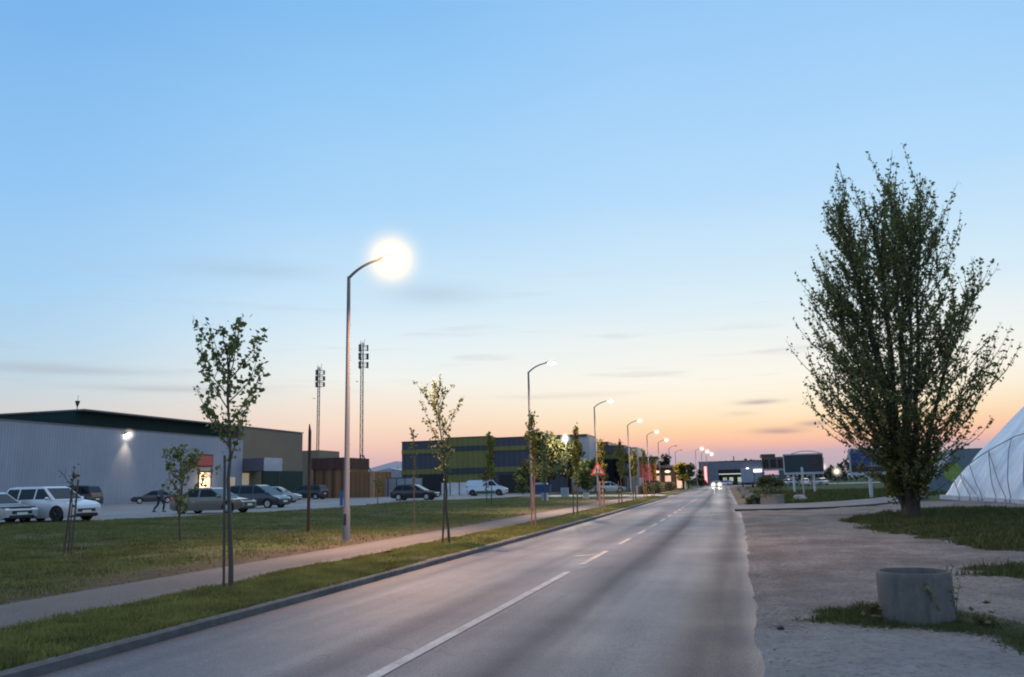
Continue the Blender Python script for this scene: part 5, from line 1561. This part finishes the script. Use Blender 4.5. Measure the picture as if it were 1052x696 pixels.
# broken stones along the ditch beside the road
def rock(name, loc, s, label, seed, mat, group=None):
    rr = np.random.default_rng(seed); bm = bmesh.new(); bmesh.ops.create_icosphere(bm, subdivisions=2, radius=1)
    for v in bm.verts:
        f = 1 + .28 * (rr.random() - .5); v.co = Vector((v.co.x * s[0] * f, v.co.y * s[1] * f, max(-.25, v.co.z) * s[2] * f))
    me = bpy.data.meshes.new(name); bm.to_mesh(me); bm.free(); me.materials.append(mat)
    return tag(new_obj(name, me, None, loc, rr.random() * 3), label, 'stone', group)
K['stone'] = M('grey_stone', (.10, .088, .08), .9, 0, .35, 5, .5)
yy_ = 60.0; k = 0
lbs = 'rubble stones lining the ditch right of the road'
while yy_ < 150:
    x = float(np.interp(yy_, [58, 104, 200], [.95, .55, -.1])) + random.uniform(-.15, .15)
    nm = ['nearest', 'second', 'third', 'fourth', 'fifth', 'sixth', 'seventh', 'eighth', 'ninth', 'tenth', 'eleventh', 'twelfth', 'thirteenth', 'fourteenth', 'fifteenth'][min(k, 14)]
    rock('rubble_stone', (x, yy_, .05), (.35 + random.random() * .2, .5 + random.random() * .4, .28 + random.random() * .18), nm + ' stone of the rubble row beside the road, counted from the path', 200 + k, K['stone'], lbs)
    yy_ += 4.5 + k * .45; k += 1
rock('boulder', (4.2, 66, .0), (.75, .5, .42), 'pale boulder on the grass left of the slim marker post', 301, M('pale_stone', (.30, .27, .24), .9, 0, .3, 5, .4))
rock('dark_lump', (4.5, 70.5, .1), (.38, .4, .42), 'dark lump behind the pale boulder', 302, M('dark_lump', (.02, .02, .022), .9))
weed((1.0, 59.5, 0), .5, 26, 'dark weedy clump between the rubble stones and the round planter', 12, .7, 'shrub', .09)
weed((.55, 58.4, 0), .35, 18, 'dark weedy clump at the road end of the side path', 13, .7, 'shrub', .12)
# bits of litter and pebbles on the gravel
peb = MB()
for k in range(900):
    u = random.uniform(.05, 4.5) if k % 3 else .15 + abs(random.gauss(.1, .3)); y = random.uniform(7.5, 30); s = random.uniform(.005, .016)
    peb.sphere((u, y, .02), (s * random.uniform(.8, 1.5), s * random.uniform(.8, 1.5), s * .7), 6, 4)
po = peb.build('loose_gravel', M('pebble', (.30, .285, .27), .9, 0, .4, 30), smooth=True); tag(po, 'loose pebbles scattered over the yard', None, None, 'stuff')
rock('road_stone', (.32, 10.0, .02), (.04, .05, .035), 'small dark stone on the gravel near the bottom edge', 310, K['dark_open'])

# ------------------------------------------------------------------ air dome
K['dome'] = None
def domemat():
    m, nt, bs = base_mat('white_membrane')
    v = coords(nt); sp = nt.nodes.new('ShaderNodeSeparateXYZ'); nt.links.new(v, sp.inputs[0])
    n = maprange(nt, noise(nt, coords(nt, 'Object', (.35, 1.0, .5)), .9, 4), .35, .65); n2 = noise(nt, coords(nt, 'Object', (.3, 1.5, .4)), 1.3, 3)
    c = mixc(nt, n, (.50, .56, .66), (.80, .82, .85))  # bluish patches put fold shading into the membrane colour
    seam = math_(nt, 'LESS_THAN', math_(nt, 'FRACT', math_(nt, 'MULTIPLY', sp.outputs[1], .34)), .025)
    c = mixc(nt, math_(nt, 'MULTIPLY', seam, .35), c, (.3, .33, .38))
    nt.links.new(c, bs.inputs['Base Color']); bs.inputs['Roughness'].default_value = .42
    bump(nt, bs, n2, .8, .35); return m
K['dome'] = domemat()
cw, Rr, zc = 20.0, 22.65, -10.63
def dome_z(d, yv):
    """height at distance d in from the base line, yv = distance from the far end"""
    dd = np.minimum(d, 2 * cw - d)
    z = np.sqrt(np.maximum(Rr ** 2 - (cw - dd) ** 2, 0)) + zc
    e = np.clip(yv / 5.0, 0, 1)
    return np.maximum(z, 0) * np.sqrt(np.maximum(0, 1 - (1 - e) ** 2.2))
dx_ = np.concatenate([np.linspace(0, 8, 34), np.linspace(8.6, 40, 30)])
dy_ = np.concatenate([np.linspace(0, 5, 22) ** 1.0, np.linspace(5.4, 50, 60)])
DX, DY = np.meshgrid(dx_, dy_)
corner = np.clip(1 - DY / 2.0, 0, 1) ** 2 * .8
DZ = dome_z(DX, DY)
# billow between the cables
DZ = DZ
bil = .26 * np.abs(np.sin(math.pi * DY / 2.4)) * np.clip(DZ / 1.0, 0, 1) * np.clip((4.2 - DZ) / 1.5, 0, 1)
V = np.stack([DX - bil * .8, -DY, DZ + bil * .5], -1).reshape(-1, 3); nx = len(dx_)
ii, jj = np.meshgrid(np.arange(len(dy_) - 1), np.arange(nx - 1), indexing='ij'); aa = (ii * nx + jj).ravel()
def base_x(y): return float(np.interp(y, [15, 50.8, 64.8], [14.9, 14.45, 13.55]))
dm = thing('air_dome', 'white inflated sports dome with cable net at the right edge', 'air dome', (13.55, 65.2, .0), R(3.2))
np_mesh('membrane', V, np.stack([aa, aa + nx, aa + nx + 1, aa + 1], 1), K['dome'], dm, True)
MB().bb(-.14, .02, -50, -.4, -.05, .24).build('base_beam', M('base_beam', (.50, .52, .57), .7), dm)
def on_dome(d, y, off=.03):
    z = float(dome_z(np.array(d), np.array(y)))
    b_ = .25 * min(1, max(0, z)) * min(1, max(0, (4.2 - z) / 1.5))
    return (d - off - b_ * .8, -y, z + off + b_ * .5)
K['cable'] = M('grey_cable', (.10, .11, .14), .5, .3)
def cable(pts): MB().tube(pts, .028, 6).build('cable', K['cable'], dm, smooth=True)
def rope(y0, y1, hi):
    cable([(-.25, -y0, 0)] + [tuple(np.array(on_dome(d, y0 + (y1 - y0) * d / hi)) + np.array((-.10, 0, .05))) for d in np.linspace(.12, hi, 10)])
top_d = lambda y: float(np.interp(y, [0, 3, 9, 30], [.4, 1.0, 2.5, 2.8]))
for k, y0 in enumerate(np.arange(5.0, 27, 2.2)):
    y1 = y0 - min(5.4, y0 * .62)
    rope(y0, y1, top_d(y1))
    if k % 2: rope(y0 + 1.6, y1, top_d(y1))
cable([tuple(np.array(on_dome(top_d(y), y)) + np.array((-.10, 0, .06))) for y in np.linspace(2, 26, 26)])
# blue-grey inflatable entrance hall behind the dome with a green ball emblem
ih = thing('tent_hall', 'blue grey slanted tent hall with a green round emblem behind the big tree', 'tent', (16.2, 84, -.05))
MB().prism_y([(-.2, 0), (3.0, 3.95), (9, 3.95), (9, 0)], 0, 6).build('skin', M('blue_grey_skin', (.13, .165, .20), .5), ih)
em = MB(); 
vs = [(2.55 + .82 * math.cos(a), -.02, 1.85 + .82 * math.sin(a)) for a in np.linspace(0, 2 * math.pi, 33)[:-1]]
em.add(vs, [tuple(range(32))]).build('round_emblem', M('green_emblem', (.22, .30, .06), .5, 0, .35, 1.5), ih)

# ------------------------------------------------------------------ far backdrop: ridge and tree line
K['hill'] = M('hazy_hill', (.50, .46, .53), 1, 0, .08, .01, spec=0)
hv, hf = [], []
for k, a in enumerate(np.linspace(-62, 40, 200)):
    D = 3200; x, y = D * math.sin(R(a)), D * math.cos(R(a))
    hgt = 20 + 50 * math.exp(-((a + 22.3) / 3.6) ** 2) + 35 * math.exp(-((a + 30) / 6) ** 2) + 22 * float(vnoise(np.array(a), np.array(0.), .35, 77)) + 8 * float(vnoise(np.array(a), np.array(0.), 1.3, 78))
    if a > -12: hgt *= .35
    hv += [(x, y, -5), (x, y, hgt), (x * 1.1, y * 1.1, hgt * .8)]
    if k:
        b = (k - 1) * 3; hf += [(b, b + 3, b + 4, b + 1), (b + 1, b + 4, b + 5, b + 2)]
ho = np_mesh('hills', np.array(hv), np.array(hf), K['hill']); ho['kind'] = 'structure'
n_ = 26000
a = np.concatenate([R(-60) + R(42) * rng.random(n_ // 2), R(-1) + R(32) * rng.random(n_ // 2)])
D = 330 + 90 * rng.random(n_)
hh = (3.2 + 4.5 * vnoise(a * 60, a * 0, 1.0, 91) + 2.5 * vnoise(a * 260, a * 0, 1.0, 92)) * np.where(a > 0, 1.15, 1.0)
q = np.stack([D * np.sin(a), D * np.cos(a), hh * rng.random(n_) ** .7], 1)
fw = leaf_mesh('distant_wood', q, .95, K['farleaf'], None, 1.2); tag(fw, 'dark line of distant woodland along the horizon', None, None, 'stuff')
# lit lamps around the dealership yard
for k, (x, y, h) in enumerate([(15.5, 200, 3.4), (18.5, 205, 3.8), (20.0, 190, 2.6)]):
    t = thing('yard_lamp', ['low yard lamp just right of the dark billboard', 'brighter yard lamp between the two billboards', 'low amber yard lamp left of the blue billboard'][k], 'lamp', (x, y, 0))
    MB().tube([(0, 0, 0), (0, 0, h)], .07, 8).build('pole', K['galv'], t)
    MB().sphere((0, 0, h + .2), .34, 12, 8).build('globe', emat('yard_globe_%d' % k, (1, .85, .6) if k < 2 else (1, .7, .35), 6), t, smooth=True)
    g = MB().sphere((0, 0, 0), 1.0, 16, 10).build('bloom_halo', glowmat('yard_glow_%d' % k, (1, .85, .6), 1.3, 1.7), t, (0, 0, h + .2), smooth=True); g.scale = (1.3, 1.3, 1.3)

# ------------------------------------------------------------------ walking person
def person(loc, rz):
    t = thing('person', 'person in dark clothes walking across the car park behind the bushy small tree', 'person', loc, rz)
    def skin(name, verts, edges, rad, mat, root=0, sub=1):
        me = bpy.data.meshes.new(name); me.from_pydata(verts, edges, [])
        o = new_obj(name, me, t)
        sm_ = o.modifiers.new('skin', 'SKIN'); su = o.modifiers.new('sub', 'SUBSURF'); su.levels = sub; su.render_levels = sub
        for v, r in zip(me.skin_vertices[0].data, rad): v.radius = (r, r) if not hasattr(r, '__len__') else r
        for k, v in enumerate(me.skin_vertices[0].data): v.use_root = (k == root)
        me.materials.append(mat)
        dg = bpy.context.evaluated_depsgraph_get(); dg.update()
        m2 = bpy.data.meshes.new_from_object(o.evaluated_get(dg)); o.modifiers.clear(); o.data = m2
        if not m2.materials: m2.materials.append(mat)
        m2.polygons.foreach_set('use_smooth', [True] * len(m2.polygons))
        return o
    sk = M('skin', (.36, .22, .16), .55)
    # x forward; leaning a little forwards, mid stride
    V_ = [(0, 0, .95), (.04, 0, 1.15), (.09, 0, 1.38), (.13, 0, 1.50), (.17, 0, 1.62), (.18, 0, 1.74),
          (.02, .1, .90), (.26, .1, .52), (.20, .1, .10), (.34, .1, .05),
          (-.02, -.1, .90), (-.06, -.1, .50), (-.36, -.1, .16), (-.27, -.1, .05),
          (.08, .2, 1.40), (-.06, .24, 1.14), (.10, .24, .94), (.15, .24, .86),
          (.10, -.2, 1.40), (.18, -.24, 1.13), (.42, -.22, 1.02), (.50, -.22, 1.02)]
    E_ = [(0, 1), (1, 2), (2, 3), (3, 4), (4, 5), (0, 6), (6, 7), (7, 8), (8, 9), (0, 10), (10, 11), (11, 12), (12, 13), (2, 14), (14, 15), (15, 16), (16, 17), (2, 18), (18, 19), (19, 20), (20, 21)]
    r_ = [.13, .12, .13, .055, .085, .08, .085, .058, .04, .035, .085, .058, .04, .035, .055, .042, .03, .033, .055, .042, .03, .033]
    # fingers and thumbs
    for tip, side in ((17, 1), (21, -1)):
        b = V_[tip]
        dirs = [(.075, -.03, -.03), (.085, -.01, -.035), (.08, .012, -.035), (.065, .03, -.03), (.03, -.06, .0)] if tip == 21 else [(.03, -.03, -.075), (.035, -.01, -.085), (.03, .012, -.08), (.02, .03, -.065), (.06, -.03, -.02)]
        for d in dirs:
            V_.append((b[0] + d[0] * .6, b[1] + d[1] * .8, b[2] + d[2] * .6)); r_.append(.011); E_.append((tip, len(V_) - 1))
            V_.append((b[0] + d[0] * 1.1, b[1] + d[1], b[2] + d[2] * 1.15 - .008)); r_.append(.008); E_.append((len(V_) - 2, len(V_) - 1))
    bd = skin('body', V_, E_, r_, sk)
    jk = skin('jacket', [V_[0], V_[1], V_[2], (.12, 0, 1.47), V_[14], V_[15], V_[16], V_[18], V_[19], (.40, -.22, 1.03), (0, 0, .86)], [(0, 1), (1, 2), (2, 3), (2, 4), (4, 5), (5, 6), (2, 7), (7, 8), (8, 9), (0, 10)], [.155, .145, .155, .075, .075, .06, .048, .075, .06, .048, .15], M('dark_jacket', (.06, .07, .10), .8))
    tr_ = skin('trousers', [V_[0], V_[6], V_[7], V_[8], V_[10], V_[11], V_[12]], [(0, 1), (1, 2), (2, 3), (0, 4), (4, 5), (5, 6)], [.14, .1, .075, .062, .1, .075, .062], M('dark_trousers', (.025, .03, .045), .85))
    hr = MB().sphere((.165, 0, 1.725), (.105, .09, .10), 12, 8).build('hair', M('dark_hair', (.02, .015, .012), .8), t, smooth=True)
    for s, x, rx in ((.1, .27, 0), (-.1, -.31, 1)):
        MB().sphere((x, s, .05 if not rx else .08), (.15, .055, .055), 10, 6).build('shoe', K['blacktrim'], t, smooth=True)
    fc = MB()
    for s in (-.032, .032): fc.sphere((.262, s, 1.70), .012, 8, 6)
    fc.build('eyes', K['blacktrim'], t); MB().tube([(.262, 0, 1.70), (.285, 0, 1.665), (.262, 0, 1.655)], [.008, .014, .008], 6).build('nose', sk, t)
    MB().bb(.25, .266, -.025, .025, 1.622, 1.632).build('mouth', M('lips', (.25, .1, .09), .5), t)
    for s in (-1, 1): MB().sphere((.17, s * .088, 1.68), (.025, .012, .035), 8, 6).build('ear', sk, t, smooth=True)
person((-36.4, 46.8, .47), R(8))
print('scene done', len(bpy.data.objects))
